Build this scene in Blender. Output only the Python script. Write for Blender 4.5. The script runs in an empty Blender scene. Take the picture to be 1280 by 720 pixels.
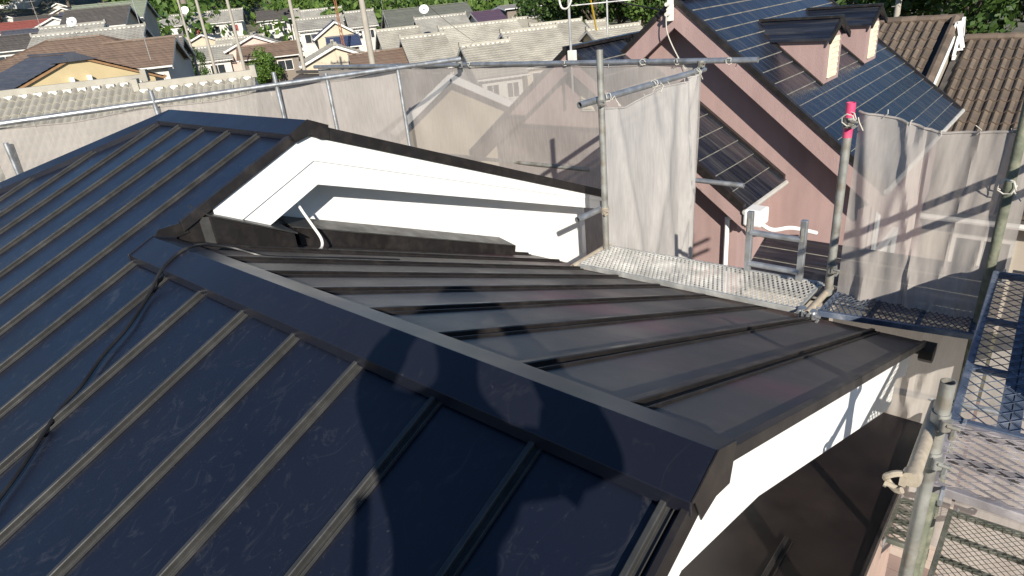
import bpy, bmesh, math, random
import numpy as np
from mathutils import Vector, Matrix
random.seed(11); rng = np.random.default_rng(7)
SC = bpy.context.scene
COL = SC.collection
H = 7.6                       # eye height over the ground; coordinates below are (along eaves ridge, across, height from the eye)

# ------------------------------------------------------------------ camera, sky, sun, exposure
cam_d = bpy.data.cameras.new('camera'); CAM = bpy.data.objects.new('camera', cam_d); COL.objects.link(CAM)
RIGHT = Vector((.75896, .64442, -.09331)); DOWN = Vector((.20468, -.37215, -.90532)); FWD = Vector((-.61813, .66801, -.41435))
CAM.matrix_world = Matrix(((RIGHT.x, -DOWN.x, -FWD.x, 0), (RIGHT.y, -DOWN.y, -FWD.y, 0), (RIGHT.z, -DOWN.z, -FWD.z, H), (0, 0, 0, 1)))
cam_d.sensor_width = 36; cam_d.lens = 22.574; cam_d.clip_start = 0.02; cam_d.clip_end = 3000
SC.camera = CAM
SUN_DIR = Vector((.665, -.615, .424)).normalized()
W = bpy.data.worlds.new('World'); SC.world = W; W.use_nodes = True
_nt = W.node_tree; _bg = _nt.nodes['Background']
_sky = _nt.nodes.new('ShaderNodeTexSky'); _sky.sky_type = 'NISHITA'; _sky.sun_disc = False
_sky.sun_elevation = math.asin(SUN_DIR.z); _sky.sun_rotation = math.atan2(SUN_DIR.x, SUN_DIR.y)
_sky.air_density = 1.0; _sky.dust_density = 0.0; _sky.ozone_density = 5.0
_nt.links.new(_sky.outputs[0], _bg.inputs[0]); _bg.inputs[1].default_value = 0.075
_sl = bpy.data.lights.new('sun', 'SUN'); SUN = bpy.data.objects.new('sun', _sl); COL.objects.link(SUN)
_sl.energy = 5.0; _sl.angle = math.radians(.55); _sl.color = (1, .93, .82)
SUN.rotation_euler = SUN_DIR.to_track_quat('Z', 'Y').to_euler(); SUN.location = (20, -20, 30)
SC.view_settings.view_transform = 'Standard'; SC.view_settings.look = 'None'
SC.view_settings.exposure = 0.55; SC.view_settings.gamma = 1

# ------------------------------------------------------------------ materials
MATS = {}
def _node(nt, t, **kw):
    n = nt.nodes.new(t)
    for k, v in kw.items(): setattr(n, k, v)
    return n
def mat(name, col, rough=.7, var=.15, scale=6., metal=0., bump=0., bscale=40., spec=.5, stretch=(1, 1, 1), dirt=None, dscale=1.5, damt=.5, rvar=.1, island=0., coat=0.):
    """surface whose colour wanders with noise by +-var; dirt = second colour in soft patches"""
    if name in MATS: return MATS[name]
    m = bpy.data.materials.new(name); m.use_nodes = True; MATS[name] = m
    nt = m.node_tree; b = nt.nodes['Principled BSDF']; L = nt.links.new
    tc = _node(nt, 'ShaderNodeTexCoord'); mp = _node(nt, 'ShaderNodeMapping'); mp.inputs['Scale'].default_value = stretch
    L(tc.outputs['Object'], mp.inputs[0])
    n = _node(nt, 'ShaderNodeTexNoise'); n.inputs['Scale'].default_value = scale; n.inputs['Detail'].default_value = 6
    L(mp.outputs[0], n.inputs['Vector'])
    r = _node(nt, 'ShaderNodeMapRange'); r.inputs[1].default_value = .25; r.inputs[2].default_value = .75
    r.inputs[3].default_value = 1 - var; r.inputs[4].default_value = 1 + var; L(n.outputs['Fac'], r.inputs[0])
    last = r.outputs[0]
    if island:
        g = _node(nt, 'ShaderNodeNewGeometry'); r2 = _node(nt, 'ShaderNodeMapRange')
        r2.inputs[3].default_value = 1 - island; r2.inputs[4].default_value = 1 + island
        oi = _node(nt, 'ShaderNodeObjectInfo'); ad = _node(nt, 'ShaderNodeMath', operation='ADD'); fr = _node(nt, 'ShaderNodeMath', operation='FRACT')
        L(g.outputs['Random Per Island'], ad.inputs[0]); L(oi.outputs['Random'], ad.inputs[1]); L(ad.outputs[0], fr.inputs[0]); L(fr.outputs[0], r2.inputs[0])
        mu = _node(nt, 'ShaderNodeMath', operation='MULTIPLY'); L(last, mu.inputs[0]); L(r2.outputs[0], mu.inputs[1]); last = mu.outputs[0]
    vm = _node(nt, 'ShaderNodeVectorMath', operation='SCALE'); L(last, vm.inputs['Scale'])
    if dirt:
        n2 = _node(nt, 'ShaderNodeTexNoise'); n2.inputs['Scale'].default_value = dscale; n2.inputs['Detail'].default_value = 8; n2.inputs['Roughness'].default_value = .65
        L(mp.outputs[0], n2.inputs['Vector'])
        r3 = _node(nt, 'ShaderNodeMapRange'); r3.inputs[1].default_value = .48; r3.inputs[2].default_value = .72; r3.inputs[4].default_value = damt
        L(n2.outputs['Fac'], r3.inputs[0])
        mx = _node(nt, 'ShaderNodeMix', data_type='RGBA'); mx.inputs[6].default_value = (*col, 1); mx.inputs[7].default_value = (*dirt, 1)
        L(r3.outputs[0], mx.inputs[0]); L(mx.outputs[2], vm.inputs[0])
    else: vm.inputs[0].default_value = col
    L(vm.outputs[0], b.inputs['Base Color'])
    rr = _node(nt, 'ShaderNodeMapRange'); rr.inputs[1].default_value = .3; rr.inputs[2].default_value = .7
    rr.inputs[3].default_value = max(.02, rough - rvar); rr.inputs[4].default_value = min(1, rough + rvar); L(n.outputs['Fac'], rr.inputs[0]); L(rr.outputs[0], b.inputs['Roughness'])
    b.inputs['Metallic'].default_value = metal; b.inputs['Specular IOR Level'].default_value = spec
    if coat: b.inputs['Coat Weight'].default_value = coat; b.inputs['Coat Roughness'].default_value = .25
    if bump:
        n3 = _node(nt, 'ShaderNodeTexNoise'); n3.inputs['Scale'].default_value = bscale; n3.inputs['Detail'].default_value = 4; L(mp.outputs[0], n3.inputs['Vector'])
        bu = _node(nt, 'ShaderNodeBump'); bu.inputs['Strength'].default_value = bump; bu.inputs['Distance'].default_value = .02
        L(n3.outputs['Fac'], bu.inputs['Height']); L(bu.outputs[0], b.inputs['Normal'])
    return m

def roof_metal(name, col, rough, scratch=.35, pink=0.):
    """dark pre-painted steel: broad uneven sheen, fine scuffs along the fall, dust specks"""
    m = bpy.data.materials.new(name); m.use_nodes = True; MATS[name] = m
    nt = m.node_tree; b = nt.nodes['Principled BSDF']; L = nt.links.new
    tc = _node(nt, 'ShaderNodeTexCoord')
    mp = _node(nt, 'ShaderNodeMapping'); mp.inputs['Scale'].default_value = (2.6, 1.5, 2); mp.inputs['Rotation'].default_value = (0, 0, .5); L(tc.outputs['Object'], mp.inputs[0])
    n = _node(nt, 'ShaderNodeTexNoise'); n.inputs['Scale'].default_value = 3.6; n.inputs['Detail'].default_value = 10; n.inputs['Roughness'].default_value = .74; n.inputs['Distortion'].default_value = 2.2
    L(mp.outputs[0], n.inputs['Vector'])
    cr = _node(nt, 'ShaderNodeMapRange'); cr.inputs[1].default_value = .55; cr.inputs[2].default_value = .85; cr.inputs[4].default_value = scratch; L(n.outputs['Fac'], cr.inputs[0])
    n2 = _node(nt, 'ShaderNodeTexNoise'); n2.inputs['Scale'].default_value = 1.6; n2.inputs['Detail'].default_value = 5; L(tc.outputs['Object'], n2.inputs['Vector'])
    n4 = _node(nt, 'ShaderNodeTexNoise'); n4.inputs['Scale'].default_value = 60; n4.inputs['Detail'].default_value = 3; L(tc.outputs['Object'], n4.inputs['Vector'])
    sp = _node(nt, 'ShaderNodeMapRange'); sp.inputs[1].default_value = .70; sp.inputs[2].default_value = .78; sp.inputs[4].default_value = .22; L(n4.outputs['Fac'], sp.inputs[0])
    mxf = _node(nt, 'ShaderNodeMath', operation='MAXIMUM'); L(cr.outputs[0], mxf.inputs[0]); L(sp.outputs[0], mxf.inputs[1])
    # long thin curved scrapes left by dragged sheets
    mp2 = _node(nt, 'ShaderNodeMapping'); mp2.inputs['Scale'].default_value = (1, .22, 1); mp2.inputs['Rotation'].default_value = (0, 0, -.35); L(tc.outputs['Object'], mp2.inputs[0])
    wv = _node(nt, 'ShaderNodeTexNoise'); wv.inputs['Scale'].default_value = 5.; wv.inputs['Detail'].default_value = 1.; L(mp2.outputs[0], wv.inputs['Vector'])
    sb = _node(nt, 'ShaderNodeMath', operation='SUBTRACT'); sb.inputs[1].default_value = .5; L(wv.outputs['Fac'], sb.inputs[0])
    ab = _node(nt, 'ShaderNodeMath', operation='ABSOLUTE'); L(sb.outputs[0], ab.inputs[0])
    ln = _node(nt, 'ShaderNodeMapRange'); ln.inputs[1].default_value = .0; ln.inputs[2].default_value = .003; ln.inputs[3].default_value = .12; ln.inputs[4].default_value = 0; L(ab.outputs[0], ln.inputs[0])
    ml = _node(nt, 'ShaderNodeMath', operation='MULTIPLY'); L(ln.outputs[0], ml.inputs[0]); L(n.outputs['Fac'], ml.inputs[1])
    mx2 = _node(nt, 'ShaderNodeMath', operation='MAXIMUM'); L(mxf.outputs[0], mx2.inputs[0]); L(ml.outputs[0], mx2.inputs[1])
    mix = _node(nt, 'ShaderNodeMix', data_type='RGBA'); mix.inputs[6].default_value = (*col, 1); mix.inputs[7].default_value = (.13, .13, .135, 1); L(mx2.outputs[0], mix.inputs[0])
    src = mix.outputs[2]
    if pink:   # pink marking-paint overspray
        n5 = _node(nt, 'ShaderNodeTexNoise'); n5.inputs['Scale'].default_value = 1.1; n5.inputs['Detail'].default_value = 4; L(tc.outputs['Object'], n5.inputs['Vector'])
        pr = _node(nt, 'ShaderNodeMapRange'); pr.inputs[1].default_value = .54; pr.inputs[2].default_value = .75; pr.inputs[4].default_value = pink; L(n5.outputs['Fac'], pr.inputs[0])
        m3 = _node(nt, 'ShaderNodeMix', data_type='RGBA'); m3.inputs[7].default_value = (.22, .05, .085, 1); L(src, m3.inputs[6]); L(pr.outputs[0], m3.inputs[0]); src = m3.outputs[2]
    L(src, b.inputs['Base Color'])
    rr = _node(nt, 'ShaderNodeMapRange'); rr.inputs[1].default_value = .3; rr.inputs[2].default_value = .7; rr.inputs[3].default_value = rough - .07; rr.inputs[4].default_value = rough + .1; L(n2.outputs['Fac'], rr.inputs[0])
    L(rr.outputs[0], b.inputs['Roughness']); b.inputs['Specular IOR Level'].default_value = .62
    n6 = _node(nt, 'ShaderNodeTexNoise'); n6.inputs['Scale'].default_value = 2.5; n6.inputs['Detail'].default_value = 2; L(tc.outputs['Object'], n6.inputs['Vector'])
    bu = _node(nt, 'ShaderNodeBump'); bu.inputs['Strength'].default_value = .45; bu.inputs['Distance'].default_value = .012; L(n6.outputs['Fac'], bu.inputs['Height']); L(bu.outputs[0], b.inputs['Normal'])
    return m

def net_mat(name, col, cover):
    """woven scaffold sheet: part see-through, part lit cloth that also glows with light from behind"""
    m = bpy.data.materials.new(name); m.use_nodes = True; MATS[name] = m
    nt = m.node_tree; L = nt.links.new; nt.nodes.remove(nt.nodes['Principled BSDF']); out = nt.nodes['Material Output']
    tc = _node(nt, 'ShaderNodeTexCoord'); n = _node(nt, 'ShaderNodeTexNoise'); n.inputs['Scale'].default_value = 1.7; n.inputs['Detail'].default_value = 7; L(tc.outputs['Object'], n.inputs['Vector'])
    mp = _node(nt, 'ShaderNodeMapping'); mp.inputs['Scale'].default_value = (26, 26, 3.5); L(tc.outputs['Object'], mp.inputs[0])
    n2 = _node(nt, 'ShaderNodeTexNoise'); n2.inputs['Scale'].default_value = 1.5; n2.inputs['Detail'].default_value = 3; L(mp.outputs[0], n2.inputs['Vector'])
    ad = _node(nt, 'ShaderNodeMath', operation='ADD'); L(n.outputs['Fac'], ad.inputs[0]); L(n2.outputs['Fac'], ad.inputs[1])
    mr = _node(nt, 'ShaderNodeMapRange'); mr.inputs[1].default_value = .7; mr.inputs[2].default_value = 1.3; mr.inputs[3].default_value = .9; mr.inputs[4].default_value = 1.08; L(ad.outputs[0], mr.inputs[0])
    vm = _node(nt, 'ShaderNodeVectorMath', operation='SCALE'); vm.inputs[0].default_value = col; L(mr.outputs[0], vm.inputs['Scale'])
    d = _node(nt, 'ShaderNodeBsdfDiffuse'); t = _node(nt, 'ShaderNodeBsdfTranslucent'); L(vm.outputs[0], d.inputs[0]); L(vm.outputs[0], t.inputs[0])
    m1 = _node(nt, 'ShaderNodeMixShader'); m1.inputs[0].default_value = .3; L(d.outputs[0], m1.inputs[1]); L(t.outputs[0], m1.inputs[2])
    tr = _node(nt, 'ShaderNodeBsdfTransparent'); m2 = _node(nt, 'ShaderNodeMixShader')
    cv = _node(nt, 'ShaderNodeMapRange'); cv.inputs[1].default_value = .7; cv.inputs[2].default_value = 1.3; cv.inputs[3].default_value = cover - .04; cv.inputs[4].default_value = cover + .04; L(ad.outputs[0], cv.inputs[0])
    L(cv.outputs[0], m2.inputs[0]); L(tr.outputs[0], m2.inputs[1]); L(m1.outputs[0], m2.inputs[2]); L(m2.outputs[0], out.inputs[0])
    return m

def leaf_mat(name, c0, c1):
    m = bpy.data.materials.new(name); m.use_nodes = True; MATS[name] = m
    nt = m.node_tree; L = nt.links.new; b = nt.nodes['Principled BSDF']
    g = _node(nt, 'ShaderNodeNewGeometry'); mx = _node(nt, 'ShaderNodeMix', data_type='RGBA'); mx.inputs[6].default_value = (*c0, 1); mx.inputs[7].default_value = (*c1, 1)
    L(g.outputs['Random Per Island'], mx.inputs[0]); L(mx.outputs[2], b.inputs['Base Color']); b.inputs['Roughness'].default_value = .6
    t = _node(nt, 'ShaderNodeBsdfTranslucent'); L(mx.outputs[2], t.inputs[0]); ms = _node(nt, 'ShaderNodeMixShader'); ms.inputs[0].default_value = .3
    L(b.outputs[0], ms.inputs[1]); L(t.outputs[0], ms.inputs[2]); L(ms.outputs[0], nt.nodes['Material Output'].inputs[0])
    return m

ROOF = roof_metal('dark_roof_steel', (.0070, .0090, .0175), .31, .36)  # blue sky reflection put into the navy base colour
ROOFR = roof_metal('dark_roof_steel_marked_lit', (.056, .049, .046), .46, .75, .4)  # paler copy: reflected light put into the base, with dust and pink marks
CAP = roof_metal('ridge_steel', (.0090, .0098, .0165), .32, .14)
BATT = mat('batten_steel', (.036, .036, .035), .40, .2, 8, bump=.05, dirt=(.07, .068, .064), dscale=14, damt=.5)
BLACK = mat('black_steel', (.014, .012, .012), .4, .2, 5, dirt=(.07, .06, .05), dscale=9, damt=.3)
WHITE = mat('white_paint', (.82, .82, .80), .5, .03, 3, bump=.03, bscale=90, dirt=(.70, .69, .66), dscale=2.2, damt=.35)
WHITE2 = mat('white_wall_render', (.80, .80, .79), .8, .03, 3, bump=.15, bscale=160, dirt=(.70, .69, .66), dscale=1.2, damt=.4)
GALV = mat('galvanised_steel', (.42, .44, .46), .42, .22, 9, metal=.75, bump=.06, dirt=(.30, .28, .24), dscale=7, damt=.7)
GALVD = mat('weathered_galvanised_steel', (.27, .27, .25), .6, .3, 9, metal=.35, bump=.1, dirt=(.16, .13, .09), dscale=6, damt=.9)
BEIGEP = mat('cement_stained_pipe', (.36, .31, .24), .75, .3, 12, bump=.2, dirt=(.2, .17, .13), dscale=10, damt=.7)
MOSS = mat('mossy_pipe', (.13, .14, .10), .8, .35, 14, bump=.2, dirt=(.24, .23, .17), dscale=8, damt=.8)
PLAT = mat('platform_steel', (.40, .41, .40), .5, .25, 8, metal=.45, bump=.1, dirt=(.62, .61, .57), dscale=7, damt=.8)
PLATM = mat('sunlit_mesh', (.55, .54, .51), .6, .25, 8, metal=.1, bump=.1, dirt=(.74, .73, .69), dscale=7, damt=.8)  # pale tone: sunlight on the strands put into the colour
PLATB = mat('shaded_platform_steel', (.10, .13, .19), .5, .25, 8, metal=.3, bump=.1, dirt=(.33, .34, .36), dscale=8, damt=.6)  # dark blue tone: shade on these decks put into the colour
PLATP = mat('mottled_platform_steel', (.27, .25, .26), .6, .25, 8, metal=.25, bump=.1, dirt=(.48, .45, .45), dscale=9, damt=.8)  # grey steel with paler mottling
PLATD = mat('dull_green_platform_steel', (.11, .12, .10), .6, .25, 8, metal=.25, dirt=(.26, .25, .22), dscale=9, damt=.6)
PINKM = mat('red_pink_pole_paint', (.62, .06, .15), .45, .15, 10, dirt=(.4, .2, .2), dscale=12, damt=.4)
ROPE = mat('white_rope', (.50, .48, .42), .9, .1, 40)
CABLE = mat('black_cable', (.012, .012, .013), .45, .1, 10)
NET = net_mat('scaffold_net', (.48, .44, .405), .73)
NETR = net_mat('scaffold_net_thin', (.455, .42, .39), .74)
NETD = net_mat('scaffold_net_dense', (.505, .485, .465), .90)

# ------------------------------------------------------------------ mesh helpers
class MB:
    def __init__(s): s.v = []; s.f = []
    def add(s, vs, fs):
        o = len(s.v); s.v += [tuple(x) for x in vs]; s.f += [tuple(i + o for i in q) for q in fs]; return s
    def box(s, c, sx, sy, sz, ax=None):
        c = Vector(c); ex, ey, ez = ax if ax else (Vector((1, 0, 0)), Vector((0, 1, 0)), Vector((0, 0, 1)))
        vs = [c + ex * (a * sx / 2) + ey * (b * sy / 2) + ez * (d * sz / 2) for d in (-1, 1) for b in (-1, 1) for a in (-1, 1)]
        return s.add(vs, [(0, 2, 3, 1), (4, 5, 7, 6), (0, 1, 5, 4), (2, 6, 7, 3), (0, 4, 6, 2), (1, 3, 7, 5)])
    def bar(s, a, b, w, h, up=(0, 0, 1)):
        a = Vector(a); b = Vector(b); d = (b - a); L = d.length; d.normalize(); up = Vector(up)
        x = d.cross(up)
        if x.length < 1e-5: x = d.cross(Vector((1, 0, 0)))
        x.normalize(); z = x.cross(d); return s.box((a + b) / 2, w, L, h, (x, d, z))
    def prism(s, poly, ext):
        """closed polygon (3D points) pushed along ext"""
        e = Vector(ext); n = len(poly); p = [Vector(q) for q in poly]
        return s.add(p + [q + e for q in p], [tuple(range(n - 1, -1, -1)), tuple(range(n, 2 * n))] + [(i, (i + 1) % n, (i + 1) % n + n, i + n) for i in range(n)])
    def tube(s, pts, r, n=10, caps=True, hollow=0.):
        pts = [Vector(p) for p in pts]; rs = r if isinstance(r, (list, tuple)) else [r] * len(pts)
        rings = []; prev = None
        for i, p in enumerate(pts):
            d = (pts[min(i + 1, len(pts) - 1)] - pts[max(i - 1, 0)]).normalized()
            x = d.cross(Vector((0, 0, 1))) if prev is None else prev - d * prev.dot(d)
            if x.length < 1e-4: x = d.cross(Vector((1, 0, 0)))
            x.normalize(); prev = x; y = d.cross(x)
            rings.append([p + (x * math.cos(2 * math.pi * k / n) + y * math.sin(2 * math.pi * k / n)) * rs[i] for k in range(n)])
        vs = [q for g in rings for q in g]; fs = []
        for i in range(len(pts) - 1):
            for k in range(n): fs.append((i * n + k, i * n + (k + 1) % n, (i + 1) * n + (k + 1) % n, (i + 1) * n + k))
        if caps:
            if hollow:
                for end, g, sg in ((0, rings[0], 1), (len(pts) - 1, rings[-1], -1)):
                    dd = (pts[1] - pts[0]).normalized() if end == 0 else (pts[-2] - pts[-1]).normalized()
                    b0 = len(vs); c = pts[end]
                    vs += [c + (q - c) * hollow for q in g]; vs += [c + (q - c) * hollow + dd * rs[end] * 5 for q in g]; o = end * n
                    for k in range(n):
                        k2 = (k + 1) % n; fs.append((o + k, o + k2, b0 + k2, b0 + k)); fs.append((b0 + k, b0 + k2, b0 + n + k2, b0 + n + k))
                    fs.append(tuple(b0 + n + k for k in range(n)))
            else: fs += [tuple(range(n - 1, -1, -1)), tuple(range(len(vs) - n, len(vs)))]
        return s.add(vs, fs)
    def sphere(s, c, r, n=10, m=7, sc=(1, 1, 1)):
        c = Vector(c); vs = [c + Vector((0, 0, r * sc[2]))]; fs = []
        for j in range(1, m):
            t = math.pi * j / m
            for k in range(n):
                p = 2 * math.pi * k / n; vs.append(c + Vector((math.sin(t) * math.cos(p) * r * sc[0], math.sin(t) * math.sin(p) * r * sc[1], math.cos(t) * r * sc[2])))
        vs.append(c - Vector((0, 0, r * sc[2])))
        for k in range(n): fs.append((0, 1 + k, 1 + (k + 1) % n)); fs.append((len(vs) - 1, len(vs) - 1 - n + (k + 1) % n, len(vs) - 1 - n + k))
        for j in range(m - 2):
            for k in range(n): a = 1 + j * n; fs.append((a + k, a + n + k, a + n + (k + 1) % n, a + (k + 1) % n))
        return s.add(vs, fs)
    def mesh(s, name, m=None, smooth=False):
        me = bpy.data.meshes.new(name); me.from_pydata(s.v, [], s.f)
        if m: me.materials.append(m)
        if smooth:
            me.polygons.foreach_set('use_smooth', [True] * len(me.polygons))
            me.set_sharp_from_angle(angle=math.radians(38))
        me.update(); return me
def link(name, me, parent=None, loc=None):
    o = bpy.data.objects.new(name, me); COL.objects.link(o)
    if parent is not None: o.parent = parent
    if loc is not None: o.location = loc
    return o
def fixn(me):
    bm = bmesh.new(); bm.from_mesh(me); bmesh.ops.recalc_face_normals(bm, faces=bm.faces); bm.to_mesh(me); bm.free()
class Th:
    """a thing: an Empty at its base; parts are built in scene coordinates (height from the eye) and hung under it"""
    def __init__(s, name, label, cat, base, group=None, kind=None):
        s.o = bpy.data.objects.new(name, None); COL.objects.link(s.o); s.o.empty_display_size = .2
        s.b = Vector(base); s.o.location = (base[0], base[1], base[2] + H); tag(s.o, label, cat, group, kind)
    def part(s, name, mb, m, smooth=False, bevel=0., label=None, kind=None, parent=None, nrm=True):
        mb.v = [(v[0] - s.b.x, v[1] - s.b.y, v[2] - s.b.z) for v in mb.v]
        me = mb.mesh(name, m, smooth)
        if nrm: fixn(me)
        o = link(name, me, parent or s.o)
        if bevel: md = o.modifiers.new('Bevel', 'BEVEL'); md.width = bevel; md.segments = 2; md.limit_method = 'ANGLE'
        if label: o['label'] = label
        if kind: o['kind'] = kind
        return o
def tag(o, label=None, cat=None, group=None, kind=None):
    if label: o['label'] = label
    if cat: o['category'] = cat
    if group: o['group'] = group
    if kind: o['kind'] = kind
    return o
def single(name, mb, m, label=None, cat=None, group=None, kind=None, smooth=False, bevel=0., nrm=True):
    """a thing that is one mesh, origin at its lowest middle"""
    a = np.array(mb.v); b = Vector(((a[:, 0].min() + a[:, 0].max()) / 2, (a[:, 1].min() + a[:, 1].max()) / 2, a[:, 2].min()))
    mb.v = [(v[0] - b.x, v[1] - b.y, v[2] - b.z) for v in mb.v]; me = mb.mesh(name, m, smooth)
    if nrm: fixn(me)
    o = link(name, me, None, (b.x, b.y, b.z + H)); tag(o, label, cat, group, kind)
    if bevel: md = o.modifiers.new('Bevel', 'BEVEL'); md.width = bevel; md.segments = 2; md.limit_method = 'ANGLE'
    return o
def copy_tree(o, parent=None):
    c = o.copy(); COL.objects.link(c); c.parent = parent
    for ch in list(o.children): copy_tree(ch, c)
    return c

# ------------------------------------------------------------------ the re-roofed house
ZL = lambda v: -1.6464 + .4 * v            # near slope (rises away from us)
ZR = lambda v: -.612 - .4 * v              # far slope of the low gable
V0 = 1.2925; VH = 2.40; ZH = lambda v: -.686 - .41 * (v - VH)
UG = -.53; UH = -3.95; UHIP = -6.10        # gable end of low part, gable end of high part, start of the hip
GZ = -H
hs = Th('metal_roofed_house', 'white gabled house with new dark standing seam metal roof inside the scaffold', 'house', (-3.6, 1.3, GZ))
hipz = lambda u: -.686 + .4 * (u - UHIP)
# near slope: one panel per bay, one batten per seam
ub = [UG + .004] + [-.586 - .4195 * i for i in range(0, 24)]
def vtop(u):
    if u > UH: return V0 - .01
    if u > UHIP: return VH - .01
    return VH + (u - UHIP) - .01
VLOW = -2.5; UEND = -8.15
for a, b in zip(ub[:-1], ub[1:]):
    if b < UEND: b = UEND
    if a <= UEND: break
    cuts = sorted([a, b] + [c for c in (UH, UHIP) if b < c < a], reverse=True)
    top = []
    for p, q in zip(cuts[:-1], cuts[1:]): top += [(p, vtop(p - 1e-4)), (q, vtop(q + 1e-4))]
    top = [(u, max(v, VLOW + .1)) for u, v in top]
    poly = [(a - .004, VLOW)] + [(u - (.004 if u == a else -.004 if u == b else 0), v) for u, v in top] + [(b + .004, VLOW)]
    mb = MB().prism([(u, v, ZL(v) - .012 - rng.uniform(0, .0015)) for u, v in poly], (0, 0, .012))
    hs.part('roof_panel', mb, ROOF)
def batten(u, v1, v2, zf, m=BATT, side=1, w=1.):
    """seam: boxed batten with a cap, a gap and a low lip beside it"""
    prof = [(-.020, 0), (-.022, .024), (-.018, .028), (.000, .028), (.003, .024), (.001, .002), (.024, .002), (.026, .014), (.030, .014), (.031, 0)]
    mb = MB(); P = [(u + side * w * x, v1, zf(v1) + z) for x, z in prof]
    d = (0, v2 - v1, zf(v2) - zf(v1)); mb.prism(P, d); return mb
for i in range(0, 23):
    u = -.586 - .4195 * i
    if u < UEND: break
    vt = (V0 - .10 if u > UH + .02 else min(vtop(u), VH) - .10)
    hs.part('roof_batten', batten(u, VLOW + .03, vt, ZL, w=.78), BATT, bevel=.0015)
# verge seam of the low gable, near side: double fold with a drip edge
hs.part('verge_trim', MB().prism([(UG - .015, VLOW, ZL(VLOW)), (UG - .015, VLOW, ZL(VLOW) + .03), (UG + .006, VLOW, ZL(VLOW) + .03), (UG + .012, VLOW, ZL(VLOW) - .03), (UG + .004, VLOW, ZL(VLOW) - .03), (UG, VLOW, ZL(VLOW))], (0, V0 - .06 - VLOW, ZL(V0 - .06) - ZL(VLOW))), BLACK, bevel=.002)
# far slope of the low gable
ur = [UG + .004] + [-.852 - .42 * i for i in range(0, 9)]
VE = 4.92; UW = -4.36
for a, b in zip(ur[:-1], ur[1:]):
    b = max(b, UW)
    if a <= UW: break
    mb = MB().prism([(a - .004, V0 + .01, ZR(V0 + .01) - .012 - rng.uniform(0, .0015)), (b + .004, V0 + .01, ZR(V0 + .01) - .012), (b + .004, VE, ZR(VE) - .012), (a - .004, VE, ZR(VE) - .012)], (0, 0, .012))
    hs.part('roof_panel', mb, ROOFR)
for i in range(0, 9):
    u = -.852 - .42 * i
    if u < UW: break
    hs.part('roof_batten', batten(u, V0 + .09, VE - .03 - rng.uniform(0, .03), ZR, side=1, w=1.25), BLACK, bevel=.0015)
hs.part('verge_trim', MB().prism([(UG - .015, V0, ZR(V0)), (UG - .015, V0, ZR(V0) + .014), (UG + .01, V0, ZR(V0) + .014), (UG + .014, V0, ZR(V0) - .032), (UG + .004, V0, ZR(V0) - .032), (UG, V0, ZR(V0))], (0, VE - V0, ZR(VE) - ZR(V0))), BLACK, bevel=.002)
hs.part('eave_trim', MB().prism([(UG, VE - .02, ZR(VE) + .003), (UG, VE + .02, ZR(VE) - .006), (UG, VE + .024, ZR(VE) - .06), (UG, VE + .012, ZR(VE) - .06), (UG, VE + .006, ZR(VE) - .016), (UG, VE - .02, ZR(VE) - .011)], (UW - UG, 0, 0)), BLACK)
# low ridge cap: folded sheet with turned-down edges, and its pointed end plate
capp = [(1.112, -1.190), (1.108, -1.140), (1.252, -1.080), (1.372, -1.126), (1.376, -1.160), (1.366, -1.158), (1.362, -1.134), (1.252, -1.092), (1.118, -1.148), (1.120, -1.188)]
hs.part('ridge_cap', MB().prism([(UG + .01, v, z) for v, z in capp], (-3.42, 0, 0)), CAP, bevel=.002)
hs.part('cap_end_plate', MB().prism([(UG + .012, v, z) for v, z in [(1.106, -1.138), (1.252, -1.076), (1.364, -1.122), (1.345, -1.195), (1.332, -1.242), (1.247, -1.222), (1.162, -1.236), (1.124, -1.15)]], (.004, 0, 0)), BLACK)
hs.part('cap_stop', MB().prism([(UG - 3.412, v, z) for v, z in [(1.100, -1.20), (1.100, -1.136), (1.252, -1.074), (1.38, -1.122), (1.38, -1.165)]], (-.016, 0, 0)), CAP, bevel=.002)
# high ridge cap, hip cap
zc = ZL(2.26) + .045
hcap = [(2.258, ZL(2.258) + .004), (2.254, -.700), (2.405, -.634), (2.555, -.700), (2.551, ZH(2.551) + .004)]
hs.part('ridge_cap', MB().prism([(UH + .02, v, z) for v, z in hcap], (UHIP - UH - .02 + .05, 0, 0)), CAP, bevel=.002)
hs.part('cap_end_plate', MB().prism([(UH + .022, v, z) for v, z in [(2.285, -.760), (2.252, -.698), (2.405, -.630), (2.557, -.697), (2.54, -.790), (2.47, -.775), (2.405, -.735)]], (.005, 0, 0)), BLACK)
hd = Vector((-1, -1, -.4)); L0 = Vector((UHIP + .02, VH + .005, -.634))
def hipsec(t):
    c = L0 + hd * t; s = Vector((-1, 1, 0)).normalized()
    return [c + s * .15 + Vector((0, 0, -.105)), c + s * .15 + Vector((0, 0, -.055)), c, c - s * .15 + Vector((0, 0, -.055)), c - s * .15 + Vector((0, 0, -.105))]
A, B = hipsec(0), hipsec(2.04)
hs.part('hip_cap', MB().add(A + B, [(0, 1, 6, 5), (1, 2, 7, 6), (2, 3, 8, 7), (3, 4, 9, 8), (4, 0, 5, 9), (0, 1, 2, 3, 4), (5, 6, 7, 8, 9)]), CAP, bevel=.002)
hs.part('hip_slope', MB().prism([(UHIP, VH, -.70), (UEND, VH + UEND - UHIP, hipz(UEND) - .014), (UEND, VH - UEND + UHIP, hipz(UEND) - .014)], (0, 0, .012)), ROOF)
# far slope of the high gable (seen only as its edge)
hs.part('roof_panel', MB().prism([(UH, VH, -.70), (UHIP, VH, -.70), (UEND, VH - UEND + UHIP, ZH(VH - UEND + UHIP) - .014), (UEND, 5.95, ZH(5.95) - .014), (UH, 5.95, ZH(5.95) - .014)], (0, 0, .012)), ROOF)
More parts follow.
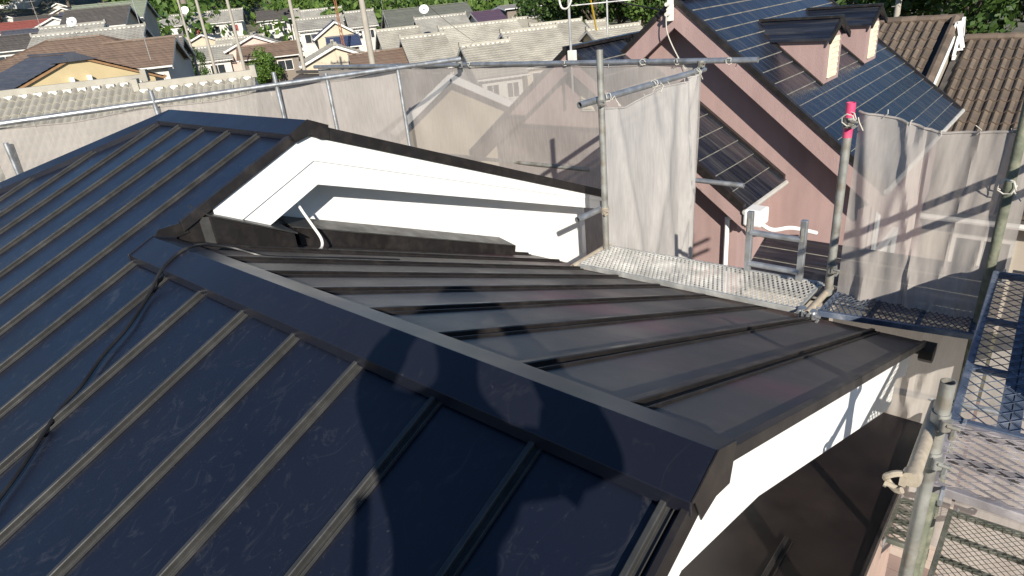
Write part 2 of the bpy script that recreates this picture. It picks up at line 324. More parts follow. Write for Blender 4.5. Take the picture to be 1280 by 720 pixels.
# high verge: flange + fascia both sides of the gable
def verge(va, vb, zf, dz, m=BLACK):
    P = [(UH - .025, va, zf(va)), (UH - .025, va, zf(va) + .036), (UH + .012, va, zf(va) + .036), (UH + .016, va, zf(va) - dz), (UH + .004, va, zf(va) - dz), (UH, va, zf(va))]
    return MB().prism(P, (0, vb - va, zf(vb) - zf(va)))
hs.part('verge_trim', verge(1.43, VH, ZL, .03), BLACK, bevel=.002)
hs.part('verge_trim', verge(VH, 5.95, ZH, .055), BLACK, bevel=.002)
# white barge boards: proud upper board, set-back lower board, both rakes
def rake(pts, u, th): return MB().prism([(u, v, z) for v, z in pts], (-th, 0, 0))
zl = lambda v, d: (v, ZL(v) - d); zh = lambda v, d: (v, ZH(v) - d)
hs.part('barge_board', rake([zl(1.64, .03), zl(VH, .03), zl(VH, .225), zl(1.64, .225)], UH - .002, .03), WHITE)
hs.part('barge_board', rake([zh(VH, .03), zh(5.93, .03), zh(5.93, .10), zh(VH, .225)], UH - .002, .03), WHITE)
hs.part('barge_board', rake([zl(1.66, .20), zl(VH, .20), zl(VH, .395), zl(1.66, .395)], UH - .016, .05), WHITE)
hs.part('barge_board', rake([zh(VH, .20), zh(5.90, .09), zh(5.90, .20), zh(VH, .395)], UH - .016, .05), WHITE)
UWALL = UH - .38
hs.part('gable_wall', rake([(V0 - .3, ZL(V0 - .3) - .05), (VH, -.75), (6.1, ZH(6.1) - .06), (6.1, GZ), (V0 - .3, GZ)], UWALL, .14), WHITE2)
hs.part('soffit', MB().prism([(UH - .06, V0, ZL(V0) - .03), (UH - .06, VH, -.73), (UH - .06, VH, -.745), (UH - .06, V0, ZL(V0) - .045)], (-.33, 0, 0)), WHITE)
hs.part('soffit', MB().prism([(UH - .06, VH, -.73), (UH - .06, 5.9, ZH(5.9) - .03), (UH - .06, 5.9, ZH(5.9) - .045), (UH - .06, VH, -.745)], (-.33, 0, 0)), WHITE)
# black boxes and flashings at the foot of the high gable
def sbox(u0, u1, v0, v1, h0, h1, lift=.0):
    p = [(v0, ZR(v0) + lift), (v0, ZR(v0) + h0), (v1, ZR(v1) + h1), (v1, ZR(v1) + lift)]
    return MB().prism([(u0, v, z) for v, z in p], (u1 - u0, 0, 0))
eb = hs.part('eave_box', sbox(-3.90, -4.02, 1.585, 2.105, .195, .115), BLACK, bevel=.004)
hs.part('box_lid', MB().prism([(-3.885, 1.575, ZR(1.575) + .197), (-4.14, 1.575, ZR(1.575) + .225), (-4.14, 2.12, ZR(2.12) + .155), (-3.885, 2.12, ZR(2.12) + .117)], (0, 0, .010)), BATT)  # paler steel on the lid: its sheen put into the colour
hs.part('box_end', MB().prism([(-3.90, 1.582, ZR(1.58)), (-3.90, 1.582, ZR(1.58) + .19), (-4.02, 1.50, ZR(1.5) + .16), (-4.02, 1.50, ZR(1.5))], (0, -.004, 0)), BATT)
for k in range(4):
    v = 1.68 + .11 * k; hs.part('screw', MB().sphere((-3.98 - .03 * (k % 2), v, ZR(v) + .212 - .012 * k), .009, 6, 4), GALV, parent=None)
hs.part('wall_flashing', sbox(-4.10, -4.30, 2.24, 4.50, .135, .105), BLACK, bevel=.004)
hs.part('flashing_lid', MB().prism([(-4.085, 2.20, ZR(2.20) + .138), (-4.30, 2.20, ZR(2.20) + .19), (-4.30, 4.53, ZR(4.53) + .16), (-4.085, 4.53, ZR(4.53) + .108)], (0, 0, .010)), BATT)  # lid in paler steel, sheen along the top put into the colour
hs.part('flashing_end', MB().prism([(-4.09, 4.505, ZR(4.505) + .005), (-4.09, 4.53, ZR(4.53) + .108), (-4.30, 4.53, ZR(4.53) + .16), (-4.30, 4.505, ZR(4.505))], (0, .012, 0)), BLACK)
hs.part('valley_flashing', MB().prism([(-3.90, 1.30, ZL(1.28) + .004), (-3.90, 1.60, ZR(1.6) + .012), (-4.34, 1.60, ZR(1.6) + .012), (-4.34, 1.42, ZL(1.42) - .08)], (0, 0, .006)), BLACK)
hs.part('foot_plate', MB().prism([(-3.955, 1.40, ZL(1.40) - .02), (-3.955, 1.66, ZL(1.66) - .03), (-3.955, 1.66, ZR(1.66)), (-3.955, 1.40, ZR(1.40))], (-.012, 0, 0)), BLACK)
hs.part('ridge_upstand', MB().prism([(-3.945, 1.16, ZL(1.16) + .004), (-3.945, 1.30, -1.05), (-3.945, 1.44, ZL(1.44) + .02), (-3.945, 1.46, ZL(1.46) - .06), (-3.945, 1.30, -1.13)], (-.012, 0, 0)), BLACK)
# low gable: white barge board falling to the far corner, pieces below
hs.part('barge_board', rake([(1.10, ZL(1.10) - .025), (1.27, ZR(1.27) - .03), (4.34, ZR(4.34) - .03), (4.32, ZR(4.32) - .20), (3.95, -2.36), (3.93, -2.53), (3.83, -2.52), (1.63, -1.525), (1.10, -1.365)], UG - .004, .035), WHITE)
hs.part('barge_board', rake([(-2.45, ZL(-2.45) - .025), (1.098, ZL(1.098) - .025), (1.098, -1.365), (-2.45, ZL(-2.45) - .165)], UG - .004, .035), WHITE)
hs.part('barge_board', rake([(3.6, ZR(3.6) - .04), (4.70, ZR(4.70) - .04), (4.70, ZR(4.70) - .20), (3.6, ZR(3.6) - .30)], UG - .045, .05), WHITE)
hs.part('gable_wall', rake([(-2.0, ZL(-2.0) - .1), (V0, -1.25), (4.3, ZR(4.3) - .1), (4.3, GZ), (-2.0, GZ)], -1.42, .14), WHITE2)
hs.part('soffit', MB().prism([(UG - .05, -2.3, ZL(-2.3) - .06), (UG - .05, V0, -1.20), (UG - .05, VE - .05, ZR(VE) - .05), (UG - .05, VE - .05, ZR(VE) - .065), (UG - .05, V0, -1.22), (UG - .05, -2.3, ZL(-2.3) - .08)], (-.86, 0, 0)), WHITE)
hs.part('side_wall', MB().box((-2.9, 4.22, (ZR(4.3) - .2 + GZ) / 2), 2.7, .14, ZR(4.3) - .2 - GZ), WHITE2)
hs.part('side_wall', MB().box((-4.6, -1.9, (-2.6 + GZ) / 2), 6.4, .14, -2.6 - GZ), WHITE2)
# gutter along the far eave
g = [(4.955 + .06 * math.cos(t), -2.70 + .06 * math.sin(t)) for t in np.linspace(math.pi, 2 * math.pi, 9)]
g = g + [(v - (.004 if v > 4.955 else -.004), z + .004) for v, z in g[::-1]]
hs.part('gutter', MB().prism([(-.47, v, z + .06) for v, z in g], (-3.8, 0, 0)), BLACK)
hs.part('gutter_end', MB().prism([(-.462, v, z) for v, z in [(4.885, -2.63), (5.05, -2.63), (5.055, -2.70), (5.0, -2.745), (4.93, -2.745), (4.885, -2.70)]], (-.09, 0, 0)), BLACK, bevel=.004)
# lower lean-to roof under the gable
ZLOW = lambda v: -3.30 - .03 * (v - 3)
for a, b in ((-.43, -1.41),):
    hs.part('lower_roof_panel', MB().prism([(a, .3, ZLOW(.3) - .014), (b, .3, ZLOW(.3) - .014), (b, 5.06, ZLOW(5.06) - .014), (a, 5.06, ZLOW(5.06) - .014)], (0, 0, .014)), mat('brown_lower_roof_steel', (.011, .0075, .007), .42, .3, 3, bump=.05, bscale=6, dirt=(.025, .016, .013), dscale=2.5, damt=.7))
hs.part('lower_roof_batten', batten(-.864, .3, 3.26, ZLOW), BLACK); hs.part('lower_roof_trim', MB().box((-.425, 2.7, ZLOW(2.7) - .03), .02, 4.75, .09), BLACK)
hs.part('side_wall', MB().box((-.93, 2.6, (ZLOW(3) - .12 + GZ) / 2), .9, 4.6, ZLOW(3) - .16 - GZ), mat('pink_beige_wall_tile', (.42, .30, .25), .7, .15, 5, bump=.1, dirt=(.33, .25, .21), damt=.5))

# cable and white wire lying on the roof
def wander(pts, n=14):
    P = [Vector(p) for p in pts]; out = []
    for i in range(len(P) - 1):
        p0 = P[max(i - 1, 0)]; p1 = P[i]; p2 = P[i + 1]; p3 = P[min(i + 2, len(P) - 1)]
        for k in range(n):
            t = k / n; out.append(.5 * ((2 * p1) + (p2 - p0) * t + (2 * p0 - 5 * p1 + 4 * p2 - p3) * t * t + (3 * p1 - p0 - 3 * p2 + p3) * t ** 3))
    return out + [P[-1]]
CP = [(-2.80, -.08, -1.655), (-2.898, .082, -1.592), (-2.969, .191, -1.549), (-3.108, .364, -1.479), (-3.153, .448, -1.446), (-3.182, .534, -1.411), (-3.266, .657, -1.362), (-3.332, .819, -1.298), (-3.455, .985, -1.231), (-3.502, 1.10, -1.142), (-3.519, 1.207, -1.092), (-3.494, 1.273, -1.070), (-3.567, 1.389, -1.11), (-3.547, 1.517, -1.170), (-3.43, 1.628, -1.238), (-3.434, 1.859, -1.335), (-3.46, 2.2, -1.47), (-3.46, 2.6, -1.63)]
single('power_cable', MB().tube(wander(CP, 8), .0085, 7), CABLE, 'thin black cable snaking down the near roof slope from the ridge cap', 'cable', smooth=True)
single('bent_wire', MB().tube(wander([(-4.06, 2.256, -1.164), (-4.03, 2.273, -1.247), (-3.98, 2.293, -1.348), (-3.93, 2.31, -1.45), (-3.885, 2.271, -1.496), (-3.80, 2.17, -1.475)], 8), .010, 7), mat('white_sleeve', (.75, .74, .70), .6, .05), 'white bent wire sticking up from the black flashing by the gable', 'wire', smooth=True)

# ------------------------------------------------------------------ scaffold
GP = 'tubes of the house scaffold'
def coupler(th, p, r=.03, m=None, name='coupler'):
    mb = MB(); p = Vector(p)
    mb.tube([p - Vector((0, 0, .035)), p + Vector((0, 0, .035))], r * 1.2, 12); mb.box(p + Vector((.025, -.03, 0)), .035, .035, .045); mb.tube([p + Vector((.05, -.075, -.02)), p + Vector((.05, -.03, -.02))], .011, 6); mb.tube([p + Vector((.03, -.045, .01)), p + Vector((.07, -.05, .012))], .009, 6)
    return th.part(name, mb, m or GALVD, True)
def rope(th, p, r=.035, seed=0):
    """a couple of uneven turns of thin rope round a tube, with loose ends"""
    R = random.Random(seed); p = Vector(p); pts = []
    for k in range(15):
        a = k * .9; pts.append(p + Vector((math.cos(a) * r * R.uniform(.92, 1.12), (k - 7) * .007 * R.uniform(.5, 1.6), math.sin(a) * r * R.uniform(.92, 1.12))))
    pts += [pts[-1] + Vector((R.uniform(-.02, .06), R.uniform(-.03, .03), -.03)), pts[-1] + Vector((R.uniform(-.02, .08), R.uniform(-.04, .04), -.09))]
    return th.part('rope_tie', MB().tube(pts, .0045, 5), ROPE, True)
def pole(u, v, top, label, m=GALVD, r=.028, u1=None, v1=None, bottom=GZ, group=GP):
    t = Th('scaffold_pole', label, 'scaffold pole', (u, v, bottom), group)
    t.part('tube', MB().tube([(u, v, top), (u1 or u, v1 or v, bottom)], r, 14, hollow=.86), m, True)
    t.part('foot_plate', MB().box((u1 or u, v1 or v, bottom + .004), .15, .15, .008), GALVD)
    return t
def pipe(a, b, label, m=GALV, r=.026, name='scaffold_pipe', group=GP):
    t = Th(name, label, 'scaffold pipe', ((a[0] + b[0]) / 2, (a[1] + b[1]) / 2, min(a[2], b[2])), group)
    t.part('tube', MB().tube([a, b], r, 14, hollow=.86), m, True); return t
pA = pole(-3.37, 5.1, -.52, 'tall scaffold pole standing between the white gable and the pale net panel', r=.031)
coupler(pA, (-3.37, 5.1, -.97), .031); coupler(pA, (-3.37, 5.1, -2.014), .031, BEIGEP)
pB = pole(-1.262, 5.1, -1.17, 'grey scaffold pole with a red painted top at the thin net', r=.031)
pB.part('painted_top', MB().tube([(-1.262, 5.1, -.923), (-1.262, 5.1, -1.171)], .032, 14, hollow=.86), PINKM, True)
coupler(pB, (-1.262, 5.09, -1.06), .032); rope(pB, (-1.25, 5.06, -1.03), .045, 3); coupler(pB, (-1.25, 5.08, -2.2), .031)
pC = pole(-.26, 5.1, -.45, 'dark mossy scaffold pole at the right end of the thin net', MOSS, .031)
rope(pC, (-.27, 5.06, -1.42), .05, 5)
pD = pole(-.172, 2.5, -1.449, 'cut off open scaffold pole in the near right corner, clamp on its side', GALVD, .0265)
coupler(pD, (-.172, 2.5, -1.62), .027); coupler(pD, (-.172, 2.5, -1.80), .027)
pole(-.20, 3.4, -2.2, 'dark scaffold pole behind the cut off pole, under the mesh platform', MOSS, .028)
# poles along the far left run, in line behind the hip
for (u, v, tp, lb) in [(-8.81, 1.70, -.95, 'leftmost scaffold pole behind the hip of the dark roof'), (-8.234, 3.115, -.62, 'scaffold pole rising behind the left end of the high ridge'), (-7.71, 4.405, -.60, 'slim scaffold pole over the high ridge, left of two close ones'), (-7.473, 4.99, -.70, 'slim scaffold pole just behind the end of the high ridge'), (-7.115, 5.875, -.72, 'scaffold pole left of the gable seen through the netting')]:
    pole(u, v, tp, lb, GALV, .026)
pipe((-9.3, .55, -.75), (-6.75, 6.72, -.75), 'long scaffold top rail rising from the left edge to the corner', GALV, .03)
P1 = pipe((-10.9, 7.07, -.875), (-2.70, 7.07, -.868), 'long grey scaffold rail over the netting, open end right', GALV, .031)
for i, (u, z) in enumerate([(-6.9, -.87), (-5.2, -.87), (-4.05, -.87), (-3.62, -.87), (-3.0, -.87)]): rope(P1, (u, 7.06, z), .034, 20 + i)
coupler(P1, (-3.33, 7.06, -.90), .034); coupler(P1, (-7.0, 6.95, -.85), .034)
P2 = pipe((-3.475, 4.90, -.969), (-3.335, 7.16, -.969), 'short cross pipe over the pale net panel, open end left', GALV, .031)
for i, v in enumerate([5.3, 6.1, 6.95]): rope(P2, (-3.45 + .062 * (v - 4.9) / 1, v, -.965), .036, 40 + i)
pipe((-3.455, 4.745, -2.014), (-3.42, 5.35, -2.014), 'stub of scaffold pipe pointing at the white gable', GALV, .031)
pipe((-7.9, 7.08, -2.268), (-4.9, 7.08, -2.25), 'low scaffold rail against the netting above the gable roof edge', GALVD, .028)
pipe((-3.5, 7.13, -2.251), (-2.80, 7.13, -2.257), 'stub of scaffold pipe beside the black slate roof, open end right', GALV, .03)
pipe((-.78, 5.16, -3.20), (.55, 5.16, -3.10), 'low scaffold pipe under the dark mesh platform', GALV, .026)
bp = pipe((-.20, 2.64, -1.645), (-.192, 2.15, -1.672), 'cement stained short pipe clamped to the cut off pole', BEIGEP, .0255)
# open swivel clamp hanging from it
cl = Th('swivel_clamp', 'open rusty swivel clamp on the end of the cement stained pipe', 'clamp', (-.215, 2.16, -1.75))
ring = [(-.235 + .032 * math.cos(a), 2.15 + .012 * math.sin(a * 2), -1.695 + .034 * math.sin(a)) for a in np.linspace(.6, 5.6, 16)]
cl.part('jaw', MB().tube(ring, .012, 8), BEIGEP, True)
cl.part('bolt', MB().tube([(-.262, 2.145, -1.715), (-.215, 2.15, -1.725)], .009, 8).tube([(-.268, 2.145, -1.714), (-.258, 2.145, -1.716)], .015, 6), BEIGEP, True)
cl.part('saddle', MB().tube([(-.193, 2.19, -1.668), (-.192, 2.15, -1.670)], .0315, 14).box((-.214, 2.16, -1.685), .022, .03, .04), BEIGEP, True)
pipe((-3.42, 4.58, -2.43), (-3.42, 5.24, -2.43), 'pale bracket pipe at the left end of the sunlit mesh platform', BEIGEP, .026)
pipe((-1.285, 4.66, -2.42), (-1.27, 5.2, -2.42), 'beige bracket pipe in the gap between two mesh platforms', BEIGEP, .026)
for i, (u, v) in enumerate([(-1.33, 4.70), (-1.25, 4.69)]):
    t = Th('scaffold_coupler', ['steel coupler at the right end of the sunlit platform', 'steel coupler at the left end of the dark platform'][i], 'coupler', (u, v, -2.47), 'couplers between the platforms'); coupler(t, (u, v, -2.435), .027, GALV, 'body'); t.part('bolt', MB().tube([(u - .02, v - .06, -2.42), (u - .02, v, -2.42)], .012, 8), GALV, True)
# rails and poles of the walkway on our right, beyond the frame (they shade the net and roof)
for z, lb in ((-.95, 'upper guard rail of the walkway right of the roof'), (-1.13, 'lower guard rail of the walkway right of the roof')): pipe((.36, 3.35, z), (.36, 4.9, z), lb, GALV, .027)
for v, tp, lb in ((1.94, -.88, 'walkway pole beside the low gable'), (-.87, -.21, 'tall walkway pole behind the photographer'), (-2.4, -.5, 'walkway pole at the near eave')): pole(.36, v, tp, lb, GALV, .027)

def platform(c00, c10, c11, c01, z, label, m, mm, px, py, sw=.006, fr=.035, cross=(), name='scaffold_platform', mode=0, long=()):
    """expanded-metal deck: frame of four rails, hooks, diamond mesh whose long diagonal runs across"""
    C = [Vector((*c, z)) for c in (c00, c10, c11, c01)]
    t = Th(name, label, 'scaffold platform', (sum(c.x for c in C) / 4, sum(c.y for c in C) / 4, z - .05), 'mesh scaffold platforms')
    for a, b in ((0, 1), (1, 2), (2, 3), (3, 0)):
        d = (C[b] - C[a]).normalized(); off = Vector((0, 0, -.022))
        t.part('frame_rail', MB().bar(C[a] - d * (fr / 2 - .002 if a % 2 else -.0) + off, C[b] + d * (fr / 2 - .002 if a % 2 else -.0) + off, fr, .045 if a % 2 == 0 else .041), m, bevel=.004)
    for s in cross: t.part('cross_bar', MB().bar(C[0].lerp(C[1], s) + Vector((0, 0, -.03)), C[3].lerp(C[2], s) + Vector((0, 0, -.03)), .03, .03), m)
    for s in long: t.part('long_bar', MB().bar(C[0].lerp(C[3], s) + Vector((0, 0, -.024)), C[1].lerp(C[2], s) + Vector((0, 0, -.024)), .045, .036), m)
    L = (C[1] - C[0]).length; Wd = (C[3] - C[0]).length; nx = max(2, round(L / px)); ny = max(2, round(Wd / py)); mb = MB()
    P = lambda a, b: C[0].lerp(C[1], a).lerp(C[3].lerp(C[2], a), b)
    def strip(p, q):
        d = (q - p).normalized(); n = Vector((0, 0, 1)); s = d.cross(n).normalized(); tw = (s * .93 + n * .36)   # twisted flat strands
        h = tw * sw; k = s.cross(d) * (.0022 + sw * .15)
        mb.add([p - h, p + h, q + h, q - h], [(0, 1, 2, 3)]); mb.add([p - k, p + k, q + k, q - k], [(0, 1, 2, 3)])
    for i in range(nx):
        for j in range(ny):
            a0, a1, am = i / nx, (i + 1) / nx, (i + .5) / nx; b0, b1, bm_ = j / ny, (j + 1) / ny, (j + .5) / ny
            if mode == 0: strip(P(a0, bm_), P(am, b1)); strip(P(am, b1), P(a1, bm_)); strip(P(a0, bm_), P(am, b0)); strip(P(am, b0), P(a1, bm_))
    t.part('deck_mesh', mb, mm, kind='stuff', nrm=False)
    for e in (0, 1):
        for b in (.08, .92):
            p = P(e, b) + Vector((0, 0, -.01)); o = (P(e, b) - P(.5, b)).normalized()
            t.part('hook', MB().tube([p, p + o * .04 + Vector((0, 0, .01)), p + o * .065 + Vector((0, 0, -.015)), p + o * .06 + Vector((0, 0, -.045))], .009, 6), GALV, True)
    return t
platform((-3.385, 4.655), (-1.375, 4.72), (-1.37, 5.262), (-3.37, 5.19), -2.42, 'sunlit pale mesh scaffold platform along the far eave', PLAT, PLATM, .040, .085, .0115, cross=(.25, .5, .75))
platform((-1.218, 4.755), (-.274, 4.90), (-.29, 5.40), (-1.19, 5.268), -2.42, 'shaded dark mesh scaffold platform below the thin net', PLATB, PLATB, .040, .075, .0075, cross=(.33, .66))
platform((-.16, 3.06), (-.215, 4.92), (.30, 4.95), (.34, 3.08), -1.95, 'long shaded mesh platform running away at the right edge', PLATB, PLATB, .085, .085, .0034, cross=(.3, .62), long=(.36, .44))
platform((-.155, 2.55), (-.16, 3.02), (.36, 3.03), (.36, 2.55), -1.95, 'short mottled grey mesh platform in the near right corner', PLATP, PLATP, .045, .10, .0060, cross=(.5,))
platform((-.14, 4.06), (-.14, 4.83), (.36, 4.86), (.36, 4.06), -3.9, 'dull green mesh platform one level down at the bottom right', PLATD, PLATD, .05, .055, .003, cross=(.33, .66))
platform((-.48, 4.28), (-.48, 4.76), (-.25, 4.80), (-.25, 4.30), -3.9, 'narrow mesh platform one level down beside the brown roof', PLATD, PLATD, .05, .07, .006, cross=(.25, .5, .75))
gr = Th('guardrail_frame', 'galvanised guardrail frame with two posts and two rails behind the sunlit platform', 'guardrail', (-1.75, 5.22, -2.45))
for u, z in ((-1.975, -1.87), (-1.53, -1.885)):
    gr.part('post', MB().prism([(u - .026, 5.20, -2.46), (u + .026, 5.20, -2.46), (u + .026, 5.245, -2.46), (u - .026, 5.245, -2.46)], (0, 0, z + 2.46)), GALV, bevel=.005)
    gr.part('post_slot', MB().box((u - .004, 5.195, z - .12), .016, .012, .12), GALVD)
for z in (-2.055, -2.345): gr.part('rail', MB().tube([(-1.965, 5.215, z), (-1.54, 5.215, z)], .026, 12), GALV, True)

def net(name, label, tl, tr, br, bl, m, nx, ny, billow=.05, folds=(), sag=(), seed=0, group='scaffold net sheets', hem=True, wr=.013):
    """cloth grid between four corners; folds = (s, depth, width, slant) creases, sag = heights of scalloped top edge"""
    R = np.random.default_rng(seed); tl, tr, br, bl = (np.array(q, float) for q in (tl, tr, br, bl))
    N = np.cross(tr - tl, bl - tl); N /= np.linalg.norm(N)
    if N[1] > 0: N = -N
    ph = R.uniform(0, 6.28, 12); th = Th(name, label, 'scaffold net', tuple((bl + br) / 2), group)
    vs = []; top = []
    for j in range(ny + 1):
        t = j / ny
        for i in range(nx + 1):
            s = i / nx; p = (tl * (1 - s) + tr * s) * (1 - t) + (bl * (1 - s) + br * s) * t
            d = billow * math.sin(math.pi * s) * math.sin(math.pi * min(1, t * .9 + .05))
            for (fs, fd, fw, sl) in folds:
                x = s - fs - sl * t; d += fd * math.exp(-(x / fw) ** 2)
            d += wr * (math.sin(19 * s + 3 * t + ph[0]) + .7 * math.sin(31 * s - 7 * t + ph[1]) * (1 - .5 * t) + .8 * math.sin(9 * t + 11 * s + ph[2]) + .5 * math.sin(23 * t - 15 * s + ph[3]) + .35 * math.sin(47 * s + 13 * t + ph[4]) + .3 * math.sin(61 * s - 29 * t + ph[5]))
            if sag:
                k = s * (len(sag) - 1); a = int(min(k, len(sag) - 2)); dz = sag[a] * (1 - (k - a)) + sag[a + 1] * (k - a); p = p + np.array([0, 0, dz * (1 - t) ** 1.5])
            p = p + N * d; vs.append(tuple(p))
            if j == 0: top.append(tuple(p))
    fs = [(j * (nx + 1) + i, j * (nx + 1) + i + 1, (j + 1) * (nx + 1) + i + 1, (j + 1) * (nx + 1) + i) for j in range(ny) for i in range(nx)]
    th.part('sheet', MB().add(vs, fs), m, True, nrm=False)
    if hem:
        th.part('top_hem', MB().tube([top[i] for i in range(0, len(top), 2)] + [top[-1]], .009, 6), m, True)
        for k in range(1, 6):
            q = top[int((k + R.uniform(-.35, .35)) / 6 * nx)]; th.part('eyelet_cord', MB().tube([Vector(q) + Vector((0, -.012, -.012)), Vector(q) + Vector((R.uniform(-.02, .03), -.02, .02)), Vector(q) + Vector((R.uniform(-.03, .03), -.008, R.uniform(.025, .05)))], .003, 5), ROPE, True)
    return th
net('scaffold_net', 'pale dense net panel hanging beside the tall pole', (-3.40, 5.14, -1.00), (-3.29, 6.93, -.985), (-3.31, 6.90, -3.75), (-3.41, 5.14, -3.5), NETD, 60, 50, .05, [(.80, .07, .04, .06), (.92, -.07, .03, .02), (.95, .05, .02, -.25), (.70, .03, .05, -.35), (.45, .03, .05, .35), (.12, .03, .03, .3)], (-.04, -.10, -.05, -.02, -.03, -.01), 2, wr=.0045)
net('scaffold_net', 'thin net between the red topped pole and the mossy pole', (-1.21, 5.14, -.99), (-.16, 5.14, -1.09), (-.16, 5.16, -4.6), (-1.21, 5.16, -4.6), NETR, 60, 70, .03, [(.30, .035, .03, .5), (.42, -.03, .015, .04), (.05, .04, .04, .35), (.40, .03, .03, -.6), (.95, .03, .03, -.5), (.7, .02, .02, -.2)], (.0, -.02, -.075, -.03, .02), 5, wr=.006)
net('scaffold_net', 'net sheet right of the mossy pole, seen down through the walkway mesh', (-.14, 5.22, -2.05), (1.6, 5.24, -2.05), (1.6, 5.26, -5.2), (-.14, 5.24, -5.2), NETR, 40, 40, .04, [(.4, .03, .06, .2)], (0, -.02, 0), 15, wr=.008)
net('scaffold_net', 'net sheet behind the white gable, a gabled house showing through', (-10.9, 7.11, -.90), (-3.36, 7.11, -.90), (-3.42, 7.13, -4.6), (-10.9, 7.13, -4.6), NETR, 90, 40, .06, [(.33, .02, .02, .1), (.62, .03, .05, -.12), (.8, .03, .06, .1)], (0, -.02, 0, -.03, 0, -.02, 0), 7)
net('scaffold_net', 'wrinkled net sheet along the far left run behind the high ridge', (-8.93, 1.59, -.80), (-7.18, 5.94, -.77), (-7.16, 5.97, -3.6), (-8.91, 1.62, -3.6), NET, 90, 40, .08, [(.2, .05, .05, .35), (.55, .04, .04, -.2), (.8, .04, .06, .2)], (0, -.05, -.02, -.06, 0, -.04, -.01), 9)
net('scaffold_net', 'net sheet at the left edge below the long top rail', (-9.35, .45, -.80), (-8.87, 1.52, -.80), (-8.85, 1.54, -3.6), (-9.33, .47, -3.6), NET, 30, 30, .05, [(.4, .05, .08, .3)], (0, -.03, 0), 11)

t_ = Th('shade_sheet', 'unseen grey sheet added beside the right walkway to shade its decks', 'shade sheet', (.40, 4.1, -2.36)); t_.part('sheet', MB().box((.40, 4.1, -1.98), .004, 2.0, .76), mat('grey_sheet', (.35, .36, .38), .8)); t_.part('top_rail', MB().tube([(.40, 3.1, -1.59), (.40, 5.1, -1.59)], .02, 8), GALV, True)  # out of view, added to shade the walkway and eave decks

# ------------------------------------------------------------------ the photographer (stands behind the camera; only the shadow is in frame)
PF = Vector((-.68, .73, 0)).normalized(); PL = Vector((-PF.y, PF.x, 0)) * 1.0
PLx = Vector((-.73, -.68, 0)).normalized()
def Pp(a, b, z): return PLx * a + PF * b + Vector((0, 0, z))
def skin(name, pts, edges, parent, base, m, sub=2):
    """one continuous surface grown along joints: pts = (a, b, z, rx, ry), root is the first"""
    me = bpy.data.meshes.new(name); me.from_pydata([tuple(Pp(*p[:3]) - Vector(base)) for p in pts], edges, []); me.materials.append(m)
    o = link(name, me, parent); md = o.modifiers.new('Skin', 'SKIN'); md.use_smooth_shade = True
    for i, p in enumerate(pts): d = me.skin_vertices[0].data[i]; d.radius = (p[3], p[4] if len(p) > 4 else p[3]); d.use_root = (i == 0)
    s = o.modifiers.new('Subdivision', 'SUBSURF'); s.levels = sub; s.render_levels = sub
    return o
ZF = -1.775
pb = Pp(.10, -.33, ZF)
per = Th('person', 'person in work clothes taking the photo, both arms raised to a phone', 'person', pb)
SKIN = mat('skin', (.52, .33, .24), .55, .06, 12); JACK = mat('grey_work_jacket', (.16, .18, .22), .85, .15, 20, bump=.2); TROU = mat('dark_work_trousers', (.06, .06, .075), .85, .15, 20, bump=.2); HAIR = mat('black_hair', (.015, .012, .01), .5, .2, 60); SHOE = mat('black_shoe', (.02, .02, .02), .6)
J = [(.16, -.33, -.92, .25, .15),  # 0 pelvis
     (.145, -.33, -.72, .225, .14), (.125, -.33, -.52, .20, .13), (.10, -.33, -.34, .19, .11), (.05, -.31, -.17, .07, .065), (.035, -.29, -.07, .075, .08), (.03, -.275, .06, .105, .12), (.03, -.28, .14, .10, .115),
     (.27, -.33, -.27, .115, .10), (.385, -.17, -.245, .072, .068), (.25, -.06, -.08, .062, .06), (.125, -.03, .015, .042, .03),   # 8-11 left arm
     (-.09, -.32, -.36, .11, .10), (-.31, -.16, -.44, .08, .075), (-.205, -.06, -.17, .06, .058), (-.105, -.03, -.005, .042, .03),  # 12-15 right arm
     (.22, -.33, -1.02, .11, .11), (.22, -.31, -1.36, .075, .08), (.20, -.35, -1.69, .05, .05), (.20, -.24, -1.745, .045, .03),  # 16-19 left leg
     (.03, -.33, -1.02, .11, .11), (.02, -.31, -1.36, .075, .08), (.01, -.36, -1.66, .05, .05), (.01, -.25, -1.715, .045, .03)]
E_ = [(0, 1), (1, 2), (2, 3), (3, 4), (4, 5), (5, 6), (6, 7), (3, 8), (8, 9), (9, 10), (10, 11), (3, 12), (12, 13), (13, 14), (14, 15), (0, 16), (16, 17), (17, 18), (18, 19), (0, 20), (20, 21), (21, 22), (22, 23)]
skin('body', [(p[0], p[1], p[2], p[3] * .93, p[4] * .93) for p in J], E_, per.o, pb, SKIN)
jk = [0, 1, 2, 3, 8, 9, 10, 12, 13, 14]; ix = {k: i for i, k in enumerate(jk)}
skin('jacket', [tuple(J[k][:3]) + (J[k][3] * 1.12, J[k][4] * 1.12) for k in jk], [(ix[a], ix[b]) for a, b in E_ if a in ix and b in ix], per.o, pb, JACK)
tk = [0, 16, 17, 18, 20, 21, 22]; ix = {k: i for i, k in enumerate(tk)}
skin('trousers', [tuple(J[k][:3]) + (J[k][3] * 1.1, J[k][4] * 1.1) for k in tk], [(ix[a], ix[b]) for a, b in E_ if a in ix and b in ix], per.o, pb, TROU)
for a, b, z in ((.20, -.28, -1.752), (.01, -.29, -1.722)):
    skin('shoe', [(a, b - .10, z - .0, .048, .045), (a, b, z, .05, .045), (a, b + .12, z - .005, .05, .035), (a, b + .17, z - .008, .04, .028)], [(0, 1), (1, 2), (2, 3)], per.o, pb, SHOE)
hd_ = MB().sphere(Pp(.03, -.29, .105), .138, 16, 10, (.92, .92, 1.0)); hd_.v = [v for v in hd_.v]
per.part('hair', hd_, HAIR, True)
